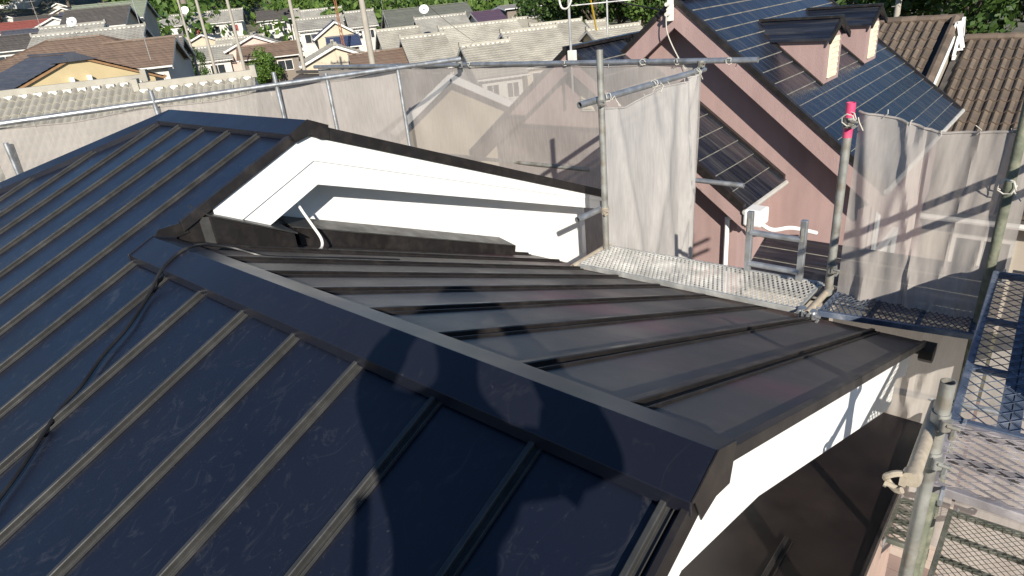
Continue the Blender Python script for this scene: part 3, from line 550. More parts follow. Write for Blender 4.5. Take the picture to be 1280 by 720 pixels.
for s in (-1, 1):
    per.part('eye', MB().sphere(Pp(.03 + s * .036, -.155, .075), .014, 8, 6), mat('eye_white', (.8, .8, .78), .3), True); per.part('ear', MB().sphere(Pp(.03 + s * .118, -.28, .05), .032, 8, 6, (.5, .8, 1.1)), SKIN, True)
per.part('nose', MB().sphere(Pp(.03, -.148, .04), .02, 8, 6, (.8, 1, 1.2)), SKIN, True); per.part('mouth', MB().sphere(Pp(.03, -.165, -.015), .024, 10, 6, (1.2, .5, .35)), mat('lips', (.45, .2, .17), .5), True)
# five fingers a side, curled round the ends of the phone, thumb behind it
for s, x0, z0 in ((1, .125, .015), (-1, -.105, -.005)):
    for k in range(4):
        ln = (.040, .046, .043, .034)[k]; zz = z0 + .035 - .021 * k; xs = x0
        skin('finger', [(xs, -.035, zz, .011), (xs - s * .012, -.032 + ln * .28, zz + .002, .0095), (xs - s * .034, -.022, zz + .001, .009), (xs - s * .05, -.021, zz, .0075)], [(0, 1), (1, 2), (2, 3)], per.o, pb, SKIN, 1)
    skin('thumb', [(x0 - s * .005, -.05, z0 + .02, .014), (x0 - s * .035, -.052, z0 + .03, .012), (x0 - s * .06, -.048, z0 + .035, .009)], [(0, 1), (1, 2)], per.o, pb, SKIN, 1)
ph = Th('smartphone', 'dark smartphone held level in both hands of the person', 'phone', (0, -.02, -.04))
ph.part('phone_body', MB().box(FWD * -.034, .16, .008, .078, (RIGHT, FWD, -DOWN)), BLACK, bevel=.003); ph.part('phone_screen', MB().box(FWD * -.0388, .145, .001, .068, (RIGHT, FWD, -DOWN)), mat('phone_glass', (.01, .01, .012), .1))

# ------------------------------------------------------------------ ground, hills
def hill(x, y):
    r = np.hypot(x, y); a = np.arctan2(-x, y)          # 0 straight across, grows to the left
    t = np.clip((r - 105) / 160, 0, 1); s = t * t * (3 - 2 * t); t2 = np.clip((r - 70) / 120, 0, 1)
    left = np.clip((a - .95) / .35, 0, 1)
    return GZ + s * (16 + 10 * left + 3 * np.sin(a * 7) + 2 * np.sin(a * 17 + r * .02)) + left * t2 * 5
def ground():
    rs = np.concatenate([[0], np.geomspace(6, 900, 46)]); n = 90; V = [(0, 0, GZ)]; F = []
    for r in rs[1:]:
        for k in range(n):
            a = 2 * math.pi * k / n; x, y = r * math.cos(a), r * math.sin(a); V.append((x, y, float(hill(np.float64(x), np.float64(y)))))
    for k in range(n): F.append((0, 1 + k, 1 + (k + 1) % n))
    for i in range(len(rs) - 2):
        for k in range(n): a = 1 + i * n; F.append((a + k, a + n + k, a + n + (k + 1) % n, a + (k + 1) % n))
    mb = MB().add(V, F); o = single('ground', mb, mat('earth_ground', (.14, .13, .10), .95, .3, .35, dirt=(.07, .09, .035), dscale=.06, damt=.8), kind='structure', smooth=True)
ground()
ROADM = mat('asphalt', (.055, .055, .058), .9, .2, 2)
def strip(name, a, b, w, z, m, kind='structure'):
    a = Vector(a); b = Vector(b); d = (b - a).normalized(); n = Vector((-d.y, d.x)) * w / 2
    return single(name, MB().add([(a.x - n.x, a.y - n.y, z), (a.x + n.x, a.y + n.y, z), (b.x + n.x, b.y + n.y, z), (b.x - n.x, b.y - n.y, z)], [(0, 1, 2, 3)]), m, kind=kind)
A33 = math.radians(33); DV = Vector((math.sin(A33), math.cos(A33))); DX = Vector((math.cos(A33), -math.sin(A33)))
strip('road', (-108, 22), (-60, 104), 6.5, GZ + .012, ROADM); strip('lane', (-70, 12), (-25, 62), 4.5, GZ + .016, ROADM)
# paved terrace and boundary wall below us on the right
tm = mat('pink_beige_paving', (.30, .22, .19), .85, .12, 4, bump=.15, dirt=(.17, .14, .12), dscale=1.2, damt=.5)
pv_ = Th('terrace', None, None, (0, 8, GZ), kind='structure')
for i in range(13):
    for j in range(12): pv_.part('paving_slab', MB().box((-3.2 + i * .605, 5.6 + j * .605, GZ + .03 + rng.uniform(-.002, .003)), .592, .592, .06), tm)
for k, (u0, v0, u1, v1) in enumerate([(-4.2, 8.05, 3.5, 8.05)]):
    w = Th('boundary_wall', 'beige block wall on the lot line below the scaffold nets', 'wall', ((u0 + u1) / 2, v0, GZ)); bm_ = mat('beige_block', (.40, .33, .28), .9, .12, 5, bump=.2, island=.1)
    for c in range(19):
        for r_ in range(6): w.part('block', MB().box((u0 + .2 + c * .405 + (.2 if r_ % 2 else 0), v0, GZ + .1 + r_ * .2), .398, .12, .194), bm_)

# ------------------------------------------------------------------ neighbourhood houses
PLASTER = mat('white_lime_plaster', (.66, .64, .58), .9, .15, 3)
GLASS = mat('window_glass', (.03, .035, .04), .12, .1, 2, spec=.8)
FRAME = mat('pale_window_frame', (.62, .60, .56), .5, .1, 8)
TILEG = mat('grey_beige_roof_tile', (.35, .33, .28), .85, .2, .9, island=.12, dirt=(.22, .205, .17), dscale=.55, damt=.75, bump=.1, bscale=14)
TILEG2 = mat('grey_roof_tile', (.285, .275, .245), .85, .2, .9, island=.12, dirt=(.17, .16, .14), dscale=.5, damt=.8)
def wallm(n, c): return mat(n, c, .9, .08, 1.2, dirt=tuple(x * .72 for x in c), dscale=.5, damt=.6)
CREAM = wallm('cream_render', (.52, .45, .34)); WHITEW = wallm('white_render', (.56, .545, .51)); YELW = wallm('yellow_render', (.52, .42, .24)); PINKW = mat('pink_render', (.335, .232, .218), .95, .08, 4, bump=.3, bscale=90, dirt=(.25, .17, .158), dscale=1.3, damt=.6, stretch=(1.6, 1.6, .35))
GREYW = wallm('grey_brown_wall', (.20, .17, .14)); BEIGEW = wallm('beige_wall', (.34, .30, .25))
def slatem(n, c, d, v=.2): return mat(n, c, .7, v, 2.2, stretch=(.35, 3.2, 1), dirt=d, dscale=1.4, damt=.6, rvar=.15, island=.1)
S_BROWN = slatem('brown_slate', (.155, .105, .075), (.21, .15, .11)); S_DARK = slatem('dark_slate', (.07, .062, .055), (.12, .105, .09)); S_GREEN = slatem('green_sheet', (.20, .225, .165), (.15, .17, .12)); S_GG = slatem('grey_green_slate', (.115, .12, .10), (.16, .16, .13))
S_PURP = slatem('purple_sheet', (.075, .045, .075), (.10, .06, .09)); S_BLUE = slatem('blue_tile', (.03, .045, .10), (.05, .06, .1)); S_RED = slatem('red_tile', (.22, .06, .045), (.15, .06, .05)); S_GREY = slatem('mid_grey_slate', (.16, .155, .15), (.1, .1, .1)); S_NAVY = slatem('navy_slate', (.06, .066, .085), (.09, .09, .1))
def frame_of(P0, ang):
    a = math.radians(ang); ex = Vector((math.cos(a), -math.sin(a), 0)); ey = Vector((math.sin(a), math.cos(a), 0)); P0 = Vector(P0)
    return lambda x, y, z: P0 + ex * x + ey * y + Vector((0, 0, z))
def wave_slope(F, y0, y1, half, slope, sg, pitch, rowl, amp=.035):
    """one tiled slope: rounded columns and stepped rows, one surface"""
    n = max(2, round((y1 - y0) / pitch)); rows = max(2, round(half * math.hypot(1, slope) / rowl)); mb = MB(); vs = []; fs = []
    m = n * 4 + 1
    for r in range(rows):
        for e in (0, 1):
            x = half * (r + e) / rows
            for i in range(m):
                k = i / 4; z = -slope * x + amp * (.5 - .5 * math.cos(2 * math.pi * k)) + (.045 if e else .0)
                vs.append(F(sg * x, y0 + (y1 - y0) * i / (m - 1), z))
    for r in range(rows * 2 - 1):
        for i in range(m - 1): fs.append((r * m + i, r * m + i + 1, (r + 1) * m + i + 1, (r + 1) * m + i))
    return mb.add(vs, fs)
def course_slope(F, y0, y1, half, slope, sg, rowl, y0b=None, y1b=None, th=.02):
    rows = max(2, round(half * math.hypot(1, slope) / rowl)); mb = MB(); y0b = y0 if y0b is None else y0b; y1b = y1 if y1b is None else y1b
    for r in range(rows):
        a, b = r / rows, (r + 1) / rows; xa, xb = half * a, half * b
        ya0, yb0 = y0 + (y0b - y0) * a, y0 + (y0b - y0) * b; ya1, yb1 = y1 + (y1b - y1) * a, y1 + (y1b - y1) * b
        p = [F(sg * xa, ya0, -slope * xa), F(sg * xa, ya1, -slope * xa), F(sg * xb, yb1, -slope * xb + th), F(sg * xb, yb0, -slope * xb + th)]
        q = [F(sg * xb, yb0, -slope * xb), F(sg * xb, yb1, -slope * xb)]
        mb.add(p + q, [(0, 1, 2, 3), (3, 2, 5, 4)])
    return mb
def window(h, c, ex, w, hh, nrm, shutters=None, fm=None):
    """frame proud of the wall with a recessed pane and a mullion"""
    ez = Vector((0, 0, 1)); c = Vector(c); mb = MB()
    for s in (-1, 1): mb.box(c + ex * (s * w / 2) + nrm * .03, .07, .09, hh + .07, (ex, nrm, ez)); mb.box(c + ez * (s * hh / 2) + nrm * .032, w - .07, .09, .07, (ex, nrm, ez))
    mb.box(c + nrm * .025, .05, .07, hh - .07, (ex, nrm, ez))
    f = h.part('window', mb, fm or FRAME); h.part('pane', MB().box(c + nrm * .008, w - .06, .016, hh - .06, (ex, nrm, ez)), GLASS, parent=f)
    if shutters: h.part('shutter', MB().box(c + ex * (w * .26) + nrm * .05, w * .45, .03, hh - .08, (ex, nrm, ez)), shutters, parent=f)
def house(name, label, P0, ang, L, half, slope, rk, rm, wm, group=None, nwin=2, hip=0., dots=True, ground_z=None, pitch=.33, board=None, skirt=False, tiles=0, gw=1, ovg=.4, rowl=.32, floor2=False, shut=None, bal=False, bh=.2):
    F = frame_of(P0, ang); gz = (ground_z if ground_z is not None else float(hill(np.float64(P0[0]), np.float64(P0[1])))) - .02 - P0[2]
    mid = F(0, L / 2, gz); h = Th(name, label, 'house', tuple(mid), group)
    E0 = F(1, 0, 0) - F(0, 0, 0); E1 = F(0, 1, 0) - F(0, 0, 0); wx = half - .45; ze = -slope * half
    w = MB(); g = [(-wx, gz), (wx, gz), (wx, -slope * wx - .06), (0, -.07 - (.0 if not hip else slope * .6)), (-wx, -slope * wx - .06)]
    if hip: g = [(-wx, gz), (wx, gz), (wx, ze - .02), (-wx, ze - .02)]; ya, yb = -half + .45 if hip else ovg, L + half - .45
    else: ya, yb = ovg, L - ovg
    w.prism([F(x, ya, z) for x, z in g], E1 * (yb - ya)); h.part('wall', w, wm)
    for sg in (1, -1):
        if rk == 'tile' and not hip:
            if tiles and sg == 1:
                cols = round(L / pitch); rows = round(half * math.hypot(1, slope) / rowl); me = None; rows = min(rows, tiles // cols)
                for c in range(cols):
                    for r in range(rows):
                        if me is None:
                            vs = []; n = 6; lt = half * math.hypot(1, slope) / round(half * math.hypot(1, slope) / rowl)
                            for e, zz in ((0, .0), (1, .028), (1, .005)):
                                for i in range(n + 1):
                                    k = i / n; zo = (.012 + .05 * math.sin(math.pi * min(1, k / .72)) ** .8 if k < .72 else .012 - .012 * math.sin(math.pi * (k - .72) / .28))
                                    vs.append((lt * 1.02 * e, k * L / cols, zo + zz if zz != .005 else .004))
                            fs = [(r0 * (n + 1) + i, r0 * (n + 1) + i + 1, (r0 + 1) * (n + 1) + i + 1, (r0 + 1) * (n + 1) + i) for r0 in (0, 1) for i in range(n)]
                            me = MB().add(vs, fs).mesh('tile', rm, True)
                        o = link('tile', me, h.o); X = half * r / round(half * math.hypot(1, slope) / rowl)
                        p = F(X, c * L / cols, -slope * X); ex = (E0 - Vector((0, 0, slope))).normalized(); ez = ex.cross(E1)
                        j = Vector((rng.normal(0, .003), rng.normal(0, .003), rng.normal(0, .004)))
                        o.matrix_local = Matrix(((ex.x, E1.x, ez.x, p.x - h.b.x + j.x), (ex.y, E1.y, ez.y, p.y - h.b.y + j.y), (ex.z, E1.z, ez.z, p.z - h.b.z + j.z), (0, 0, 0, 1)))
                h.part('roof_deck', MB().prism([F(0, 0, -.03), F(half, 0, ze - .03), F(half, 0, ze - .06), F(0, 0, -.08)], E1 * L), GREYW)
            else: h.part('roof_tiles', wave_slope(F, 0, L, half, slope, sg, pitch, rowl), rm, kind='stuff', nrm=False)
        elif hip: h.part('roof_slope', course_slope(F, 0, L, half, slope, sg, rowl, -half, L + half), rm, kind='stuff')
        else: h.part('roof_slope', course_slope(F, 0, L, half, slope, sg, rowl), rm, kind='stuff')
        e0, e1 = (-half, L + half) if hip else (0, L)
        h.part('gutter', MB().bar(F(sg * (half + .03), e0, ze - .03), F(sg * (half + .03), e1, ze - .03), .11, .10), board or FRAME)
        if not hip:
            for y in (.02, L - .02): h.part('barge_board', MB().bar(F(0, y, -.11), F(sg * half, y, ze - .11), .05, bh, (0, 0, 1)), board or FRAME)
    if hip:
        for s, y in ((-1, 0), (1, L)):
            G = frame_of(F(0, y, 0), ang + (0 if s < 0 else 0)); FF = lambda a, b, z, G=G, s=s: G(b, s * a, z)
            h.part('roof_slope', course_slope(FF, -.001, .001, half, slope, 1, rowl, -half, half), rm, kind='stuff')
            for q in (-1, 1): h.part('hip_tile', MB().bar(F(0, y, .02), F(q * half, y + s * half, ze + .03), .16, .09), rm)
    h.part('ridge', MB().bar(F(0, 0 if hip else -.05, .06), F(0, L if hip else L + .05, .06), .2 if rk == 'tile' else .16, .2 if rk == 'tile' else .08), rm)
    if rk == 'tile' and dots and not hip:
        n = max(2, int(L / .34)); mb = MB(); pl = MB()
        for i in range(n): mb.box(F(.17, (i + .5) * L / n, -.035), .12, .19, .09, (E0, E1, Vector((0, 0, 1))))
        h.part('ridge_plaster', mb, PLASTER, kind='stuff')
        for y in (0, L): h.part('ridge_end_tile', MB().box(F(0, y, .12), .30, .14, .30, (E0, E1, Vector((0, 0, 1)))), rm)
    if skirt:
        zs = ze - 2.7
        h.part('skirt_roof', MB().prism([F(wx - .05, ya - .3, zs + .45), F(wx + 1.1, ya - .3, zs), F(wx + 1.1, ya - .3, zs - .08), F(wx - .05, ya - .3, zs + .35)], E1 * (yb - ya + .6)), rm)
        h.part('skirt_gutter', MB().bar(F(wx + 1.14, ya - .3, zs - .04), F(wx + 1.14, yb + .3, zs - .04), .12, .12), FRAME)
    zz = ze - .95
    for lv in range(2 if floor2 else 1):
        for i in range(nwin):
            y = ya + (yb - ya) * (i + .5) / nwin; window(h, F(wx, y, zz - 2.75 * lv), E1, min(1.5, (yb - ya) / nwin * .62), 1.0, E0, shut if i % 2 == 0 else None)
        for i in range(gw):
            x = -wx + 2 * wx * (i + .6) / (gw + .2); window(h, F(x, ya, zz - 2.75 * lv), E0, 1.2, .95, -E1)
    if bal:
        c = F(wx + .55, (ya + yb) / 2, ze - 2.2); h.part('balcony', MB().box(c, 1.1, (yb - ya) * .55, 1.0, (E0, E1, Vector((0, 0, 1)))), wm)
    return h, F
GH = 'houses of the neighbourhood'
def wv(*a, **k): return house('tiled_house', *a, **k)
# near left: two rows of the grey tiled house, every tile its own piece
house('tiled_house', 'house with wavy grey tile roof at the left edge behind the top rail', (-21.42, 4.17, -1.18), 33, 3.75, 3.5, .45, 'tile', TILEG, BEIGEW, GH, pitch=.18, tiles=260, rowl=.34, nwin=1)
house('tiled_house', 'lower house with wavy grey tile roof beside the one at the left edge', (-18.72, 6.79, -1.34), 33, 2.9, 3.3, .45, 'tile', TILEG, BEIGEW, GH, pitch=.18, tiles=200, rowl=.34, nwin=1)
CL = 'grey tiled houses crowding the middle distance'
for lb, P0, L, hf, sl, rm, wm in [
    ('front tiled house with ridge ending just right of the blue rail end', (-34.05, 34.01, -2.98), 3.6, 3.4, .46, TILEG, WHITEW),
    ('tiled house with white gable above the scaffold rail, left of the front tiled one', (-43.16, 36.41, -2.40), 3.7, 3.5, .46, TILEG, WHITEW),
    ('long tiled roof stepping up behind the white gabled tiled house', (-45.70, 43.18, -2.19), 7.4, 4.2, .44, TILEG, WHITEW),
    ('wide tiled roof left of the loop antenna mast', (-35.64, 40.23, -2.64), 4.6, 4.4, .44, TILEG, CREAM),
    ('tiled roof in front of the long grey green roof', (-55.74, 49.33, -1.44), 5.6, 3.6, .42, TILEG2, WHITEW),
    ('low tiled roof right of the concrete pole', (-53.37, 42.18, -2.02), 4.2, 3.6, .45, TILEG, WHITEW),
    ('tiled roof whose ridge passes behind the loop antenna mast', (-39.50, 48.59, -2.72), 5.0, 4.2, .44, TILEG, CREAM),
    ('small tiled roof against the trees right of the loop antenna', (-39.41, 57.33, -3.24), 2.1, 3.0, .42, TILEG, CREAM),
    ('tiled roof just left of the pink house roof', (-33.07, 48.18, -3.32), 4.9, 3.4, .42, TILEG, CREAM),
    ('small tiled roof in front of the grey brown block', (-49.27, 57.67, -2.47), 3.3, 3.4, .42, TILEG, WHITEW)]:
    house('tiled_house', lb, P0, 33, L, hf + .8, sl, 'tile', rm, wm, CL)
FT = 'tiled houses far behind the utility poles'
for lb, P0, L, hf in [('far tiled roof behind the leaning concrete pole', (-95.7, 61.57, .67), 6.4, 4.2), ('far tiled roof between leaning concrete pole and rusty mast', (-87.39, 56.63, -.37), 5.3, 4.0), ('far tiled roof left of the leaning concrete pole', (-106.41, 63.89, 1.1), 3.8, 4.), ('tiled roof behind the blue roofed house', (-75.97, 55.35, -.16), 3.8, 4.)]:
    house('tiled_house', lb, P0, 33, L, hf, .45, 'tile', TILEG2, WHITEW, FT, floor2=True, rowl=.4)
house('slate_house', 'long low house with dark grey green roof and white dish', (-68.76, 55.87, -.42), 33, 10.9, 6.2, .42, 'plain', S_GG, WHITEW, GH, nwin=4)
house('slate_house', 'house with purple brown sheet roof', (-57.38, 59.72, -1.54), 33, 3.6, 4.5, .30, 'plain', S_PURP, WHITEW, GH)
h_, F_ = house('flat_block', 'grey brown block with white roof edge before the woods', (-60.85, 68.53, -1.3), 33, 6.2, 3.4, .1, 'plain', S_GREY, GREYW, GH, nwin=1, board=WHITE)
house('brown_roofed_house', 'house with big hipped brown slate roof at the left', (-54.0, 14.9, .05), 33, 3.3, 4.6, .42, 'plain', S_BROWN, CREAM, GH, hip=1)
house('brown_roofed_house', 'house with smaller brown roof right of the yellow gable', (-47.5, 16.1, -.45), 33, 4.2, 3.6, .42, 'plain', S_BROWN, WHITEW, GH)
hY, FY = house('yellow_house', 'yellow house whose gable has two white vents under dark eaves', (-35.9, 10.80, -.62), -90, 7.0, 3.7, .40, 'plain', S_NAVY, YELW, GH, gw=0, board=mat('orange_barge_board', (.30, .17, .08), .6), nwin=1, bh=.09, ovg=.12)
for x in (-.45, .30): hY.part('vent', MB().box(FY(x, .05, -1.12), .42, .14, .30), WHITE, bevel=.03)
hY.part('ridge_flashing', MB().prism([FY(-.9, -.06, -.30), FY(0, -.06, .08), FY(.9, -.06, -.30)], (-.9, 0, 0)), S_NAVY)
house('slate_house', 'house with dark brown slate roof before the green sheet roof', (-81.6, 25.06, 2.7), 33, 6.2, 4.4, .42, 'plain', S_DARK, CREAM, GH)
house('slate_house', 'house with pale green sheet roof against the woods', (-93.33, 29.61, 3.5), 33, 8.2, 4.8, .40, 'plain', S_GREEN, CREAM, GH)
house('tiled_house', 'tiled roof with a white dish, upper of two stacked ridges at left', (-70.49, 19.29, 1.1), 33, 5.2, 3.6, .42, 'tile', TILEG2, WHITEW, GH)
house('tiled_house', 'tiled roof just above the big brown roof, lower of two stacked ridges', (-65.81, 17.26, .5), 33, 8.5, 3.4, .42, 'tile', TILEG2, WHITEW, GH)
house('tiled_house', 'dark tiled house with a blank white wall right of the brown roofs', (-53.9, 21.2, -.55), 33, 2.6, 3.2, .45, 'tile', mat('dark_grey_roof_tile', (.13, .12, .11), .85, .25, 1, island=.12), WHITEW, GH, gw=0, nwin=0)
RS = mat('red_shutter', (.22, .035, .025), .6)
house('white_house', 'white two storey house with red shutters and skirt roof behind the poles', (-109.54, 49.67, 1.9), 33, 8.9, 4.0, .42, 'tile', TILEG2, WHITEW, GH, nwin=3, floor2=True, skirt=True, shut=RS, gw=2, rowl=.45)
house('white_house', 'white two storey house left of the one with red shutters', (-117.0, 48.6, 2.0), 33, 5.4, 3.8, .42, 'tile', TILEG2, WHITEW, GH, nwin=2, floor2=True, skirt=True, bal=True, rowl=.45)
house('white_house', 'pale house with a dark roof right of the red shuttered house', (-107.0, 60.5, 1.3), 33, 5.4, 3.8, .40, 'plain', S_DARK, WHITEW, GH, nwin=2, floor2=True, bal=True)
house('blue_roofed_house', 'cream two storey house with a blue roof by the rusty mast', (-64.2, 45.3, -.83), -57, 5.5, 2.6, .62, 'plain', S_BLUE, CREAM, GH, nwin=2, floor2=True, gw=1)
house('cream_house', 'low cream house in front of the blue roofed one', (-60.5, 41.2, -2.3), 33, 3.4, 2.4, .40, 'plain', S_BLUE, CREAM, GH, nwin=2, floor2=True)
FS = 'small houses on the far left slope'
fl = [(-197, 47.6, 8.6, S_GREY, WHITEW, 'grey roofed house at the top left corner of the slope'), (-156, 38.2, 5.1, S_GREY, WHITEW, 'grey roofed house below the top left corner'), (-124, 29.2, 3.1, S_RED, CREAM, 'red roofed house at the left edge'), (-104, 24.2, 1.7, S_NAVY, GREYW, 'navy roofed house below the red roof at the left edge'), (-178, 48.8, 7.0, S_DARK, WHITEW, 'dark roofed white house high on the slope'), (-162, 48.8, 7.0, S_GREY, WHITEW, 'white walled house under the woods'), (-186, 54, 8.0, S_RED, WHITEW, 'small red roofed house high on the slope'), (-140, 35, 4.2, S_DARK, CREAM, 'dark roofed cream house mid slope'), (-133, 40, 4.3, S_NAVY, WHITEW, 'navy roofed white house right of the red roof'), (-148, 45, 5.6, S_GREY, CREAM, 'grey roofed cream house mid slope'), (-92, 20.5, 1.0, S_DARK, WHITEW, 'dark roofed house left of the stacked tiled ridges'), (-200, 60, 10.2, S_GREY, CREAM, 'grey roofed house at the edge of the woods'), (-170, 40.5, 6.4, S_BLUE, WHITEW, 'blue roofed white house on the slope'), (-115, 33.5, 3.2, S_GREY, WHITEW, 'grey roofed white house above the stacked ridges')]
for i, (x, y, z, rm, wm, lb) in enumerate(fl):
    house('far_house', lb, (x, y, z), [33, -57, 33, 20][i % 4], 5.5 + (i * 37 % 5) * .6, 3.6, .42, 'plain', rm, wm, FS, nwin=2, gw=2, floor2=True, rowl=.6)
FH = 'small houses packed below the wooded rise'
wh = [WHITEW, CREAM, BEIGEW, GREYW, wallm('pale_pink_render', (.58, .44, .38))]
ORDW = ['leftmost', 'second from left', 'third from left', 'fourth from left', 'fifth from left', 'sixth from left', 'seventh from left', 'eighth from left', 'ninth from left', 'tenth from left', 'eleventh from left', 'twelfth from left', 'rightmost']
def bear(px, D): return FWD.x * D + RIGHT.x * ((px - 640) / 802.6 * D), FWD.y * D + RIGHT.y * ((px - 640) / 802.6 * D)
for k, (px, D, zr, rm, rk) in enumerate([(196, 84, -.6, TILEG2, 'tile'), (214, 118, 2.2, S_DARK, 'plain'), (236, 92, -.9, S_GREY, 'plain'), (262, 78, -2.6, TILEG2, 'tile'), (284, 122, 2.4, S_GREY, 'plain'), (302, 84, -2.2, TILEG2, 'tile'), (338, 96, -.9, S_NAVY, 'plain'), (352, 88, -1.6, TILEG, 'tile'), (372, 80, -2.4, S_BROWN, 'plain'), (392, 84, -1.4, TILEG2, 'tile'), (440, 92, -.4, TILEG2, 'tile'), (478, 66, -2.6, TILEG, 'tile'), (490, 60, -3.2, S_BROWN, 'plain')]):
    x, y = bear(px, D); house('town_house', ORDW[k] + ' of the small houses packed below the wooded rise', (x, y, zr), [33, -57, 33, 33, -57][k % 5], 4.5 + k % 3, 2.9 + .4 * (k % 2), .42, rk, rm, wh[k % 5], FH, nwin=2, gw=2, floor2=True, rowl=.45, skirt=(k % 3 == 0), bal=(k % 4 == 1), shut=RS if k % 5 == 2 else None)
# cream house right behind the far net
house('cream_house', 'cream house whose white edged gable shows through the far net', (-12.6, 12.1, -1.70), -90, 7, 3.9, .47, 'plain', S_DARK, CREAM, GH, gw=0, nwin=1, board=WHITE)

# ------------------------------------------------------------------ pink house
SLATE = mat('black_blue_slate', (.013, .016, .026), .26, .45, 3., stretch=(.35, 5, .35), dirt=(.10, .095, .085), dscale=2.2, damt=.5, rvar=.12, island=.2)
SLATEB = mat('slate_lichen_edge', (.22, .21, .18), .9, .3, 6, dirt=(.05, .05, .05), dscale=5, damt=.8)
pk = Th('pink_house', 'pink rendered house with black slate roof and two dormers', 'house', (-4.6, 12.5, GZ))
def courses(th, fx, y0, y1, n, name='slate_course', thk=.016):
    """slate courses across a slope; fx(t) gives (u, z) down the fall, t 0..1"""
    for r in range(n):
        (ua, za), (ub_, zb) = fx(r / n), fx((r + 1.08) / n); e0 = rng.uniform(-.004, .004)
        P = [(ua, y0 + e0, za), (ub_, y0 + e0, zb + thk), (ub_, y0 + e0, zb - .004)]
        mb = MB().prism(P, (0, y1 - y0, 0)); o = th.part(name, mb, SLATE)
        o.data.materials.append(SLATEB)
        for p in o.data.polygons:
            if p.normal.x * (1 if ub_ > ua else -1) > .5 and p.normal.z < .65: p.material_index = 1
ax, az, SM = -5.10, -.31, .81
zm = lambda u: az - SM * abs(u - ax)
courses(pk, lambda t: (ax + .02 + 3.24 * t, az - SM * (.02 + 3.24 * t)), 9.84, 15.72, 17)
courses(pk, lambda t: (ax - .02 - 3.2 * t, az - SM * (.02 + 3.2 * t)), 9.84, 15.72, 9)
pk.part('ridge_cap', MB().bar((ax, 9.8, az + .02), (ax, 15.74, az + .02), .16, .05), BLACK)
pk.part('wall', MB().prism([(ax - 2.7, 10.25, GZ), (-2.12, 10.25, GZ), (-2.12, 10.25, zm(-2.12) - .16), (ax, 10.25, az - .16), (ax - 2.7, 10.25, zm(ax - 2.7) - .16)], (0, 5.2, 0)), PINKW)
def rk2(u0, u1, y, d0, d1, th, sl=SM, a=None):
    z = (lambda u: az - SM * abs(u - ax)) if a is None else a
    return MB().prism([(u0, y, z(u0) - d0), (u1, y, z(u1) - d0), (u1, y, z(u1) - d1), (u0, y, z(u0) - d1)], (0, th, 0))
for u1 in (-1.86, ax - 3.2):
    pk.part('barge_board', rk2(ax, u1, 9.83, .05, .40, .05), PINKW)
    pk.part('verge_trim', rk2(ax, u1, 9.79, -.055, .045, .09), BLACK)
    pk.part('soffit', MB().prism([(ax, 9.885, az - .20), (u1, 9.885, zm(u1) - .20), (u1, 9.885, zm(u1) - .23), (ax, 9.885, az - .23)], (0, .36, 0)), PINKW)
AGW = mat('aged_white_gutter', (.46, .45, .42), .5, .1, 6, dirt=(.25, .23, .2), dscale=4, damt=.6)
pk.part('gutter', MB().tube([(-1.83, 9.78, zm(-1.86) - .03), (-1.83, 15.78, zm(-1.86) - .03)], .042, 8), AGW, True)
pk.part('verge_trim', rk2(ax, -1.86, 15.70, -.05, .05, .06), BLACK)
for s in (0, 2.39):          # two dormers
    y0, y1 = 11.30 + s, 12.16 + s; ym = (y0 + y1) / 2; zt = -1.10; uf = -3.27
    dm = pk.part('dormer_wall', MB().prism([(uf, y0, zm(uf) - .05), (uf, y0, zt), (ax + (-zt + az) / SM - .06, y0, zt)], (0, y1 - y0, 0)).prism([(uf, y0, zt), (uf, ym, -.87), (uf, y1, zt)], (-.8, 0, 0)), PINKW)
    for sg in (-1, 1):
        for r in range(3):
            ya, yb = ym + sg * .17 * r, ym + sg * .17 * (r + 1.06); za, zb = -.82 - .52 * abs(ya - ym), -.82 - .52 * abs(yb - ym)
            uL = ax + (az - za) / SM - .12; uR = ax + (az - zb) / SM - .12
            pk.part('dormer_course', MB().prism([(-3.18, ya, za), (-3.18, yb, zb + .014), (-3.18, yb, zb - .02), (-3.18, ya, za - .02)], (uL + 3.18, 0, 0)), SLATE, parent=dm)
        pk.part('dormer_barge', MB().prism([(-3.20, ym, -.80), (-3.20, ym + sg * .52, -1.078), (-3.20, ym + sg * .52, -1.165), (-3.20, ym, -.90)], (.035, 0, 0)), BLACK, parent=dm)
    pk.part('dormer_ridge', MB().bar((-3.16, ym, -.80), (-4.62, ym, -.80), .10, .04), BLACK, parent=dm)
    pk.part('dormer_flashing', MB().prism([(uf + .02, y0 - .05, zm(uf + .02) + .01), (-4.2, y0 - .05, zm(-4.2) + .01), (-4.2, y0 - .05, zm(-4.2) + .05), (uf + .02, y0 - .05, zm(uf + .02) + .05)], (0, .05, 0)), BLACK, parent=dm)
    CRM = mat('cream_louvre', (.70, .66, .50), .6, .06)
    sh = pk.part('shutter', MB().box((uf + .02, ym - .02, -1.40), .03, .40, .62), CRM, parent=dm)
    for k in range(7): pk.part('louvre', MB().box((uf + .042, ym - .02, -1.66 + k * .085), .02, .34, .03), CRM, parent=dm)
